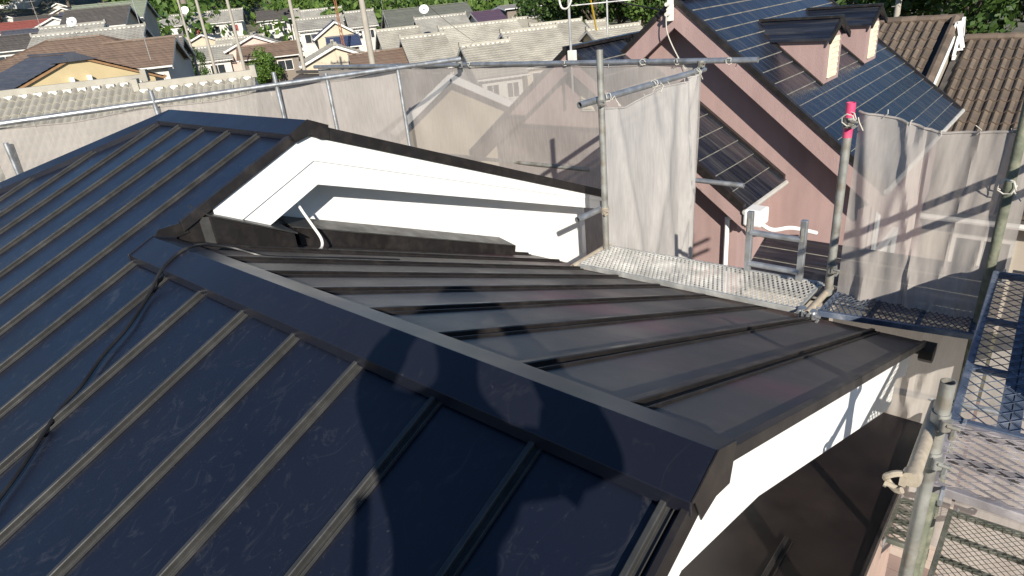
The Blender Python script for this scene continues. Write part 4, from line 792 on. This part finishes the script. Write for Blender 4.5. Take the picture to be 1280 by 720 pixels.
# lower front gable of the pink house
bx, bz, SB = -6.29, -.86, .75
zb_ = lambda u: bz - SB * abs(u - bx)
courses(pk, lambda t: (bx + .02 + 2.92 * t, bz - SB * (.02 + 2.92 * t)), 8.64, 10.22, 11)
courses(pk, lambda t: (bx - .02 - 2.4 * t, bz - SB * (.02 + 2.4 * t)), 8.64, 11.5, 7)
pk.part('ridge_cap', MB().bar((bx, 8.6, bz + .02), (bx, 11.3, bz + .02), .16, .05), BLACK)
pk.part('wall', MB().prism([(bx - 2.0, 8.95, GZ), (-3.58, 8.95, GZ), (-3.58, 8.95, zb_(-3.58) - .14), (bx, 8.95, bz - .14), (bx - 2, 8.95, zb_(bx - 2) - .14)], (0, 1.3, 0)), PINKW)
for u1 in (-3.36, bx - 2.4):
    pk.part('barge_board', rk2(bx, u1, 8.63, .05, .32, .05, a=zb_), PINKW); pk.part('verge_trim', rk2(bx, u1, 8.59, -.055, .05, .09, a=zb_), BLACK)
pk.part('wall_flashing', MB().prism([(bx + 1.0, 10.16, zb_(bx + 1.0) + .0), (-3.36, 10.16, zb_(-3.36) + .0), (-3.36, 10.16, zb_(-3.36) + .07), (bx + 1.0, 10.16, zb_(bx + 1) + .07)], (0, .08, 0)), BLACK)
pk.part('gutter', MB().tube([(-3.33, 8.58, -3.10), (-3.33, 10.2, -3.10)], .04, 8), AGW, True)
pk.part('rainwater_hopper', MB().box((-3.22, 8.72, -3.18), .26, .30, .24), WHITE, bevel=.03)
pk.part('downpipe', MB().tube(wander([(-3.35, 8.62, -3.10), (-3.45, 8.78, -3.26), (-3.68, 8.86, -3.32), (-3.70, 8.87, -3.5), (-3.70, 8.87, -5.2)], 5), .035, 8), WHITE, True)
pk.part('downpipe', MB().tube(wander([(-3.20, 8.72, -3.25), (-3.05, 8.9, -3.42), (-2.9, 9.3, -3.50), (-2.72, 9.9, -3.75)], 6), .03, 8), WHITE, True)
lv = pk.part('louvre_panel', MB().box((-6.16, 8.93, -1.62), .24, .04, .46), mat('cream_louvre', (.66, .60, .42)))
for k in range(6): pk.part('louvre', MB().box((-6.16, 8.90, -1.80 + k * .075), .20, .03, .025), MATS['cream_louvre'], parent=lv)
# black lean-to roof against the pink wall
for r in range(4):
    ya, yb = 10.24 - .27 * r, 10.24 - .27 * (r + 1.05); za, zb2 = -4.02 - .11 * r, -4.02 - .11 * (r + 1.05)
    o = pk.part('lean_to_course', MB().prism([(-4.0, ya, za), (-4.0, yb, zb2 + .014), (-4.0, yb, zb2 - .02), (-4.0, ya, za - .03)], (3.6, 0, 0)), SLATE)
    o.data.materials.append(SLATEB)
    for p in o.data.polygons:
        if p.normal.y < -.8: p.material_index = 1
pk.part('lean_to_wall', MB().box((-2.2, 9.75, (-4.6 + GZ) / 2), 3.5, .9, -4.62 - GZ), BEIGEW)
pk.part('downpipe', MB().tube([(-1.95, 10.2, -3.0), (-2.0, 10.3, -3.2), (-2.0, 10.3, GZ)], .045, 8), WHITE, True)
window(pk, (-2.10, 11.6, -4.9), Vector((0, 1, 0)), 1.2, 1.1, Vector((1, 0, 0)), fm=WHITE)
pk.part('cable_bracket', MB().box((-5.12, 9.74, -.45), .05, .12, .30).tube([(-5.12, 9.70, -.36), (-5.12, 9.60, -.36)], .03, 8).tube([(-5.12, 9.70, -.50), (-5.12, 9.60, -.50)], .03, 8), PLASTER)
single('service_cable', MB().tube(wander([(-5.12, 9.62, -.42), (-5.1, 9.6, -.75), (-4.95, 9.7, -1.15), (-4.86, 9.8, -1.32)], 6), .010, 5), ROPE, 'pale cable drooping from the bracket at the pink gable peak', 'cable', smooth=True)

# ------------------------------------------------------------------ brown tiled house at the right
BT = mat('brown_roof_tile', (.135, .100, .074), .8, .25, 5, dirt=(.065, .055, .042), dscale=2.2, damt=.85, island=.25, bump=.2, bscale=30)
br = Th('brown_tiled_house', 'house with brown barrel tile roof at the right behind the pink house', 'house', (0, 18, GZ))
def barrel():
    vs = []; n = 6; L = .44; w = .205
    for e, x, zz in ((0, 0, 0), (0, L, .035), (1, L, .0)):
        for i in range(n + 1):
            k = i / n; z = .012 + .055 * math.sin(math.pi * min(1, k / .68)) if k < .68 else .012
            vs.append((k * w, -x, z + zz if not e else .0))
    return MB().add(vs, [(r * (n + 1) + i, (r + 1) * (n + 1) + i, (r + 1) * (n + 1) + i + 1, r * (n + 1) + i + 1) for r in (0, 1) for i in range(n)]).mesh('tile', BT, True)
BME = barrel(); sB = .50; cB = math.cos(math.atan(sB)); RB = Matrix.Rotation(math.atan(sB), 4, 'X')
def barrel_roof(u0, u1, y0, z0, rows, skip=None):
    n = round((u1 - u0) / .205)
    for i in range(n):
        for r in range(rows):
            y = y0 - .40 * cB * r; z = z0 - .40 * math.sin(math.atan(sB)) * r
            if skip and skip(u0 + i * .205, y): continue
            o = link('tile', BME, br.o); j = rng.normal(0, .004, 3)
            o.matrix_local = Matrix.Translation((u0 + i * .205 + j[0] - br.b.x, y + j[1] - br.b.y, z + j[2] - br.b.z)) @ RB
barrel_roof(-4.95, -3.02, 20.45, -1.66, 10)
barrel_roof(-2.55, .85, 20.45, -2.14, 15, skip=lambda u, y: u > -.3 + (20.45 - y) * .2)
br.part('roof_deck', MB().prism([(-5.2, 20.5, -1.68), (-5.2, 15.9, -3.98), (-5.2, 15.9, -4.1), (-5.2, 20.5, -1.9)], (2.4, 0, 0)), S_DARK)
br.part('roof_deck', MB().prism([(-2.75, 20.5, -2.16), (-2.75, 15.05, -4.885), (-2.75, 15.05, -5.0), (-2.75, 20.5, -2.3)], (7.2, 0, 0)), S_DARK)
for u0, n, z in ((-5.1, 7, -1.60), (-2.62, 14, -2.08)):
    for i in range(n): br.part('ridge_tile', MB().tube([(u0 + i * .335, 20.5, z), (u0 + i * .335 + .34, 20.5, z + .012)], .105, 8), BT, True)
for i in range(12):
    y = 20.4 - .37 * i; z = -1.62 - .185 * i
    br.part('verge_tile', MB().tube([(-2.88, y, z + .03), (-2.88, y - .38, z - .175)], .10, 8), BT, True)
br.part('verge_board', MB().prism([(-2.80, 20.5, -1.72), (-2.80, 16.2, -3.87), (-2.80, 16.2, -3.99), (-2.80, 20.5, -1.84)], (.03, 0, 0)), WHITE)
br.part('gable_vent', MB().prism([(-2.77, 20.3, -1.62), (-2.77, 19.75, -2.42), (-2.77, 20.75, -2.42)], (.06, 0, 0)), GREYW)
br.part('gable_vent', MB().prism([(-2.76, 20.0, -1.66), (-2.93, 20.0, -2.30), (-2.56, 20.0, -2.24)], (0, .05, 0)), GREYW)
br.part('gable_trim', MB().bar((-2.75, 19.97, -1.62), (-2.57, 19.97, -2.24), .05, .09).bar((-2.78, 19.97, -1.64), (-2.94, 19.97, -2.30), .05, .05).bar((-2.94, 19.97, -2.30), (-2.56, 19.97, -2.26), .05, .06), WHITE)
br.part('gable_trim', MB().bar((-2.69, 20.25, -1.58), (-2.69, 20.85, -2.42), .06, .10).bar((-2.69, 20.25, -1.58), (-2.69, 19.7, -2.42), .06, .07).bar((-2.69, 19.7, -2.45), (-2.69, 20.8, -2.45), .06, .08), WHITE)
br.part('roof_deck', MB().prism([(-5.2, 20.5, -1.70), (-5.2, 24.5, -3.7), (-5.2, 24.5, -3.85), (-5.2, 20.5, -1.9)], (2.4, 0, 0)), S_DARK)
br.part('roof_deck', MB().prism([(-2.75, 20.52, -2.2), (-2.75, 25.5, -4.66), (-2.75, 25.5, -4.8), (-2.75, 20.52, -2.4)], (7.2, 0, 0)), S_DARK)
br.part('wall', MB().prism([(-2.3, 15.6, GZ), (-2.3, 15.6, -5.2), (-2.3, 20.5, -2.5), (-2.3, 25, -4.8), (-2.3, 25, GZ)], (6.4, 0, 0)), BEIGEW)
br.part('wall', MB().prism([(-5.0, 17, GZ), (-5.0, 17, -3.7), (-5.0, 20.5, -2.0), (-5.0, 24, -3.8), (-5.0, 24, GZ)], (2.2, 0, 0)), BEIGEW)
br.part('gutter', MB().tube([(-2.75, 15.0, -4.98), (4.4, 15.0, -4.98)], .06, 8), FRAME, True)
window(br, (-1.02, 15.6, -5.95), Vector((1, 0, 0)), 1.0, .9, Vector((0, -1, 0)))
house('grey_roofed_house', 'grey roofed house behind the brown tiles at the right edge', (1.0, 31.0, -3.1), 60, 6, 4, .35, 'plain', S_GREY, WHITEW, GH)

# ------------------------------------------------------------------ street furniture, antennas, wires, cars
CONC = mat('pole_concrete', (.36, .33, .28), .9, .15, 4, dirt=(.22, .2, .17), dscale=2, damt=.6)
def gz_at(x, y): return float(hill(np.float64(x), np.float64(y)))
def utility(x, y, top, r, label, seed):
    R = random.Random(seed); g = gz_at(x, y); t = Th('utility_pole', label, 'utility pole', (x, y, g), 'concrete utility poles among the houses')
    t.part('pole', MB().tube([(x, y, g), (x, y, top)], [r * 1.25, r * .85], 12), CONC, True)
    a = R.uniform(.2, .9); d = Vector((math.cos(a), math.sin(a), 0))
    for k in range(2): 
        z = top - .5 - .9 * k; c = t.part('crossarm', MB().bar(Vector((x, y, z)) - d * .9, Vector((x, y, z)) + d * .9, .09, .09), GALVD)
        for q in (-.8, -.3, .3, .8): t.part('insulator', MB().tube([Vector((x, y, z)) + d * q, Vector((x, y, z + .2)) + d * q], [.06, .04], 6), PLASTER, True, parent=c)
    t.part('transformer', MB().tube([Vector((x, y, top - 3.1)) + d * .42, Vector((x, y, top - 2.3)) + d * .42], .24, 10), GREYW, True)
    for k in range(8): t.part('step_bolt', MB().bar((x, y, g + 2 + k * .8), Vector((x, y, g + 2 + k * .8)) + d * (.34 if k % 2 else -.34), .025, .025), GALVD)
    return t
utility(-23.5, 18.1, 4.6, .12, 'thick concrete utility pole rising in front of the cream houses', 1)
utility(-38.2, 24.0, 4.6, .11, 'leaning looking concrete utility pole left of the rusty mast', 2)
utility(-43.1, 22.6, 4.8, .10, 'concrete utility pole in front of the red shuttered house', 3)
utility(-47.8, 22.85, 4.8, .10, 'concrete utility pole beside the dark round tree', 4)
utility(-55.2, 24.95, 4.8, .085, 'thin concrete utility pole left of the white two storey houses', 5)
utility(-8.3, 40.2, 1.6, .14, 'concrete utility pole behind the dormers of the pink house', 6)
RUST = mat('rusty_steel', (.26, .11, .05), .85, .3, 8)
t = Th('lattice_mast', 'rusty lattice mast above the cream house roofs', 'mast', (-54.4, 38.9, GZ))
for k in range(3):
    a = k * 2.094; t.part('leg', MB().tube([(-54.4 + .16 * math.cos(a), 38.9 + .16 * math.sin(a), GZ), (-54.4 + .09 * math.cos(a), 38.9 + .09 * math.sin(a), 4)], .035, 6), RUST)
mb = MB()
for i in range(24):
    z = GZ + .48 * i; r = .16 - .07 * i / 24
    for k in range(3): a, b = k * 2.094, (k + 1) * 2.094; mb.bar((-54.4 + r * math.cos(a), 38.9 + r * math.sin(a), z), (-54.4 + r * math.cos(b), 38.9 + r * math.sin(b), z + .45), .03, .03)
t.part('bracing', mb, RUST)
t = Th('antenna_mast', 'grey antenna mast with a white loop before the tiled roofs', 'antenna', (-6.08, 8.42, -1.5)); ALU = mat('dull_aluminium', (.5, .5, .49), .4, .15, 8, metal=.5)
t.part('mast', MB().tube([(-6.08, 8.42, -1.5), (-6.07, 8.42, .5)], .019, 8), ALU, True)
t.part('junction_box', MB().box((-6.03, 8.38, -.93), .13, .07, .16), PLASTER, bevel=.01)
t.part('cable_loop', MB().tube(wander([(-6.07, 8.40, .1), (-6.22, 8.40, -.05), (-6.19, 8.39, -.24), (-6.07, 8.38, -.26), (-6.0, 8.39, -.14), (-5.98, 8.40, .12)], 6), .014, 6), PLASTER, True)
def yagi(x, y, z0, z1, label, n=6, ang=.6):
    t = Th('tv_antenna', label, 'antenna', (x, y, z0), 'television antennas on roofs'); d = Vector((math.cos(ang), math.sin(ang), 0)); e = Vector((-d.y, d.x, 0))
    t.part('mast', MB().tube([(x, y, z0), (x, y, z1)], .016, 6), ALU)
    for zz, m, ln in ((z1 - .1, n, .5), (z1 - .55, 4, .3)):
        b = t.part('boom', MB().bar(Vector((x, y, zz)) - d * .6, Vector((x, y, zz)) + d * .45, .016, .016), ALU)
        for k in range(m): p = Vector((x, y, zz)) + d * (-.42 + .84 * k / (m - 1)); t.part('element', MB().bar(p - e * ln * .6 * (1 - .08 * k), p + e * ln * .6 * (1 - .08 * k), .009, .009), ALU, parent=b)
yagi(-6.46, 10.05, -1.0, .28, 'television antenna at the ridge of the lower pink roof')
yagi(-33.2, 13.0, -1.2, 2.6, 'tall television antenna over the yellow gable', 7, 1.2)
yagi(-60.0, 16.5, -.4, 2.9, 'television antenna behind the big brown roof', 6, .3)
yagi(-48.0, 60.0, -2.6, 1.2, 'television antenna against the trees, left of the loop mast', 6, 1.)
yagi(-60.2, 49.0, -1.6, 1.6, 'television antenna on the grey green roof', 6, .2)
def dish(x, y, z, label, r=.55):
    t = Th('satellite_dish', label, 'satellite dish', (x, y, z - .9), 'white satellite dishes'); n = Vector((.62, -.6, .5)).normalized(); a = n.orthogonal().normalized(); b = n.cross(a); c = Vector((x, y, z)); vs = [c - n * .12]; fs = []
    for j in (1, 2, 3):
        for k in range(14): q = 2 * math.pi * k / 14; vs.append(c + (a * math.cos(q) + b * math.sin(q)) * r * j / 3 + n * (-.12 + .12 * (j / 3) ** 2))
    for k in range(14):
        fs.append((0, 1 + k, 1 + (k + 1) % 14))
        for j in range(2): o = 1 + j * 14; fs.append((o + k, o + 14 + k, o + 14 + (k + 1) % 14, o + (k + 1) % 14))
    t.part('reflector', MB().add(vs, fs), WHITE, True, nrm=False); t.part('arm', MB().bar(c - b * r, c + n * .5, .04, .04), ALU); t.part('receiver', MB().box(c + n * .5, .12, .12, .12), PLASTER); t.part('mast', MB().tube([c - n * .12, (x - .1, y, z - .3), (x - .1, y, z - .9)], .03, 6), ALU)
dish(-66.0, 20.5, 1.35, 'white satellite dish over the stacked tiled ridges at left', .42); dish(-48.65, 44.46, -.5, 'white satellite dish standing before the grey green roof', .45); dish(-101., 46.2, 2.3, 'white satellite dish beside the second utility pole', .6)
for i, (a, b, sag, lb) in enumerate([((-47.8, 22.85, 4.1), (-43.1, 22.6, 4.1), .15, 'overhead wire between the two poles by the dark round tree'), ((-55.2, 24.95, 4.2), (-47.8, 22.85, 4.0), .25, 'overhead wire at the leftmost utility pole'), ((-38.2, 24.0, 2.6), (-64.2, 46.0, -1.2), .5, 'overhead wire running to the blue roofed house'), ((-43.1, 22.6, 2.5), (-105, 52, 1.0), 1.2, 'overhead wire running to the red shuttered house'), ((-23.5, 18.1, 3.1), (-33.5, 35.0, -2.8), .4, 'overhead wire running to the front tiled house'), ((-23.5, 18.1, 4.0), (-5.12, 9.6, -.45), .5, 'overhead wire dropping to the pink gable peak'), ((-38.2, 24.0, 3.6), (-23.5, 18.1, 3.9), .6, 'overhead wire between the two nearest concrete poles'), ((-43.1, 22.6, 3.8), (-38.2, 24.0, 3.9), .2, 'overhead wire left of the nearest concrete poles'), ((-8.3, 40.2, 1.2), (2.5, 18.0, 1.4), .8, 'overhead wire above the brown barrel tiles')]):
    a = Vector(a); b = Vector(b); single('overhead_wire', MB().tube([a.lerp(b, k / 20) - Vector((0, 0, sag * 4 * (k / 20) * (1 - k / 20))) for k in range(21)], .012, 5), CABLE, lb, 'wire', 'overhead wires')
single('guy_wire', MB().tube([(-8.6, 12.6, .2), (-9.05, 13.6, -.95)], .02, 5), mat('yellow_sleeve', (.7, .45, .03), .6), 'yellow sleeved guy wire against the trees', 'wire')
def car(x, y, ang, col, label):
    F = frame_of((x, y, GZ + .02), ang); t = Th('parked_car', label, 'car', (x, y, GZ + .02), 'cars parked by the houses'); E0 = F(1, 0, 0) - F(0, 0, 0); m = mat(col[0], col[1], .25, .05, 2, coat=.8)
    side = [(-2.0, .28), (-2.05, .72), (-1.9, .88), (-1.0, .95), (1.0, .95), (1.85, .80), (2.05, .55), (2.0, .28)]
    t.part('body', MB().prism([F(-.82, a, b) for a, b in side], E0 * 1.64), m, bevel=.07)
    cab = MB(); lo = [(-1.75, .94), (1.05, .94)]; hi = [(-1.35, 1.5), (.25, 1.5)]
    vs = [F(s * .80, a, b) for s in (-1, 1) for a, b in lo] + [F(s * .62, a, b) for s in (-1, 1) for a, b in hi]
    cab.add(vs, [(4, 5, 7, 6), (0, 4, 6, 2), (1, 3, 7, 5), (0, 1, 5, 4), (2, 6, 7, 3), (0, 2, 3, 1)]); t.part('windows', cab, GLASS, bevel=.05)
    t.part('car_roof', MB().prism([F(-.63, -1.36, 1.47), F(.63, -1.36, 1.47), F(.63, .27, 1.47), F(-.63, .27, 1.47)], (0, 0, .07)), m, bevel=.03)
    for s in (-1, 1):
        for a in (-1.28, 1.25): w = t.part('wheel', MB().tube([F(s * .70, a, .31), F(s * .86, a, .31)], .31, 14), CABLE, True); t.part('rim', MB().tube([F(s * .855, a, .31), F(s * .875, a, .31)], .19, 10), ALU, True, parent=w)
        t.part('headlight', MB().box(F(s * .62, 2.0, .62), .28, .12, .14, (E0, F(0, 1, 0) - F(0, 0, 0), Vector((0, 0, 1)))), FRAME); t.part('tail_light', MB().box(F(s * .66, -2.0, .70), .22, .1, .16, (E0, F(0, 1, 0) - F(0, 0, 0), Vector((0, 0, 1)))), RS)
car(-101.5, 56.5, 60, ('blue_car_paint', (.05, .12, .25)), 'blue car parked below the round bright green bush'); car(-93.5, 56.5, 60, ('white_car_paint', (.75, .75, .75)), 'white car parked right of the blue car')

# ------------------------------------------------------------------ trees
LEAFD = leaf_mat('dark_leaves', (.022, .055, .011), (.09, .16, .03)); LEAFB = leaf_mat('bright_leaves', (.05, .12, .015), (.15, .24, .04)); LEAFM = leaf_mat('mid_leaves', (.04, .095, .015), (.14, .22, .04))
BARK = mat('bark', (.10, .08, .06), .95, .25, 6, bump=.3)
def leaf_quads(cs, rs, n, size, R):
    """n leaf-sized faces spread over clumps (centres cs, radii rs), denser to the rim, drooping at random"""
    k = R.choice(len(cs), n, p=rs ** 2 / (rs ** 2).sum()); d = R.normal(size=(n, 3)); d /= np.linalg.norm(d, axis=1)[:, None]
    p = cs[k] + d * (rs[k] * (.55 + .5 * R.random(n) ** .6))[:, None] * np.array([1, 1, .8]); nn = d + R.normal(0, .55, (n, 3)); nn /= np.linalg.norm(nn, axis=1)[:, None]
    a = np.cross(nn, R.normal(size=(n, 3))); a /= np.linalg.norm(a, axis=1)[:, None]; b = np.cross(nn, a); s = size * (.6 + .8 * R.random(n))[:, None]
    V = np.stack([p - a * s * .5, p - b * s * .32 + a * s * .1, p + a * s * .6, p + b * s * .32 + a * s * .1], 1).reshape(-1, 3); return V, np.arange(n * 4).reshape(-1, 4)
def np_mesh(name, V, F, m):
    me = bpy.data.meshes.new(name); me.vertices.add(len(V)); me.vertices.foreach_set('co', V.astype(np.float32).ravel()); me.loops.add(F.size); me.loops.foreach_set('vertex_index', F.astype(np.int32).ravel()); me.polygons.add(len(F)); me.polygons.foreach_set('loop_start', np.arange(0, F.size, 4, dtype=np.int32)); me.materials.append(m); me.update(calc_edges=True); return me
def tree_meshes(seed, h, w, n, size, m):
    R = np.random.default_rng(seed); nc = 26; cs = []; rs = []
    for i in range(nc):
        a = R.uniform(0, 6.28); q = R.random() ** .6; z = h * (.38 + .56 * R.random()); ww = w * .5 * math.sin(math.pi * min(.97, max(.12, (z / h - .2) / .85))) ** .7
        cs.append((q * ww * math.cos(a), q * ww * math.sin(a), z)); rs.append(w * R.uniform(.10, .22))
    V, F = leaf_quads(np.array(cs), np.array(rs), n, size, R); cr = np_mesh('crown', V, F, m)
    tb = MB().tube([(0, 0, -.2), (.05 * w * .3, 0, h * .25), (0, .04 * w, h * .5), (.03 * w, 0, h * .85)], [w * .035, w * .028, w * .018, w * .006], 8)
    for i in range(0, nc, 3): z0 = h * R.uniform(.25, .5); tb.tube([(0, 0, z0), tuple((np.array([0, 0, z0]) + np.array(cs[i])) / 2 + R.normal(0, .1, 3)), tuple(cs[i])], [w * .014, w * .009, w * .004], 5)
    return cr, tb.mesh('trunk', BARK, True)
VAR = [tree_meshes(100 + i, h, w, n, sz, m) for i, (h, w, n, sz, m) in enumerate([(9, 7, 4200, .34, LEAFD), (11, 8, 4600, .36, LEAFD), (8, 7.5, 4200, .33, LEAFM), (10, 6.5, 4000, .34, LEAFM), (7.5, 6, 3600, .3, LEAFB), (12, 9, 5200, .38, LEAFD)])]
def tree(i, x, y, s, label, group=None, rot=0., z=None, sx=1.):
    o = bpy.data.objects.new('tree', None); COL.objects.link(o); g = gz_at(x, y) if z is None else z
    o.location = (x, y, g + H - .1); o.rotation_euler = (0, 0, rot); o.scale = (s * sx, s * sx, s); tag(o, label, 'tree', group)
    link('trunk', VAR[i][1], o); link('crown', VAR[i][0], o)
def ray_xy(px, D):    # place by bearing: px is a bearing mark across the view
    p = FWD * D + RIGHT * ((px - 640) / 802.6 * D) ; return p.x, p.y
TG = 'trees of the wood beyond the roofs'
near = [(706, 88, 0), (732, 84, 1), (757, 80, 5), (782, 82, 1), (806, 76, 3), (832, 82, 5), (860, 78, 0)]
ORD = ['leftmost', 'second from left', 'third from left', 'fourth from left', 'fifth from left', 'sixth from left', 'seventh from left', 'eighth from left', 'ninth from left', 'tenth from left', 'eleventh from left', 'twelfth from left']
for k, (px, D, i) in enumerate(near):
    x, y = ray_xy(px, D); tree(i, x, y, 1.0 + .12 * ((k * 7) % 5) / 5, ORD[k] + ' of the leafy trees behind the tiled roofs and pink gable peak', TG, k * 1.3)
DT = ([(-9.5, 47, 5, 1.05), (-5.2, 42, 1, 1.0), (-1.0, 46, 5, 1.0), (2.6, 41, 0, 1.05), (-12.5, 56, 1, 1.1), (-3.5, 54, 5, 1.15), (4.5, 52, 1, 1.1), (-17, 62, 5, 1.1), (-22, 66, 0, 1.1), (-7, 62, 3, 1.2), (7.5, 45, 3, 1.0)])
DT.sort(key=lambda q: q[0] / q[1])
for k, (x, y, i, s) in enumerate(DT): tree(i, x, y, s, ORD[k] + ' of the dark tall trees behind the brown barrel tile roof', 'dark trees behind the brown tiles', k * 2.1)
for k in range(12):
    px = 95 + k * 38; D = 135 + (k * 37 % 30); x, y = ray_xy(px, D); tree([0, 2, 1, 3, 4][k % 5], x, y, 1.1 + .1 * (k % 4), ORD[k] + ' of the leafy trees on the wooded rise behind the far houses', 'trees on the wooded rise', k * .9)
tree(4, -64.5, 36.6, .66, 'round bright green tree above the parked cars', None, .3, sx=.85); tree(4, -66.5, 36.3, .50, 'small yellow green bush beside the round bright tree', None, 1.1)
tree(1, -66.8, 29.9, .58, 'dark round tree right of the blank white wall', None, 2., sx=.5); tree(4, -62.5, 32.5, .42, 'low light green bush under the utility poles', None, .7)
R9 = np.random.default_rng(5); cs = []; rs = []
for k in range(900):
    a = R9.uniform(-.25, 1.45); r = R9.uniform(112, 300) if a > .35 else R9.uniform(88, 260); x, y = -r * math.sin(a), r * math.cos(a)
    if a > 1.22 and r < 225: continue
    g = gz_at(x, y); cs.append((x, y, g + R9.uniform(3.5, 8.5))); rs.append(R9.uniform(2.2, 4.2))
V, F = leaf_quads(np.array(cs), np.array(rs), 80000, 1.0, R9)
V[:, 2] += H; wd = link('woodland', np_mesh('woodland', V, F, LEAFM)); tag(wd, 'dense green wood covering the rise beyond the houses', 'wood', None, 'stuff')
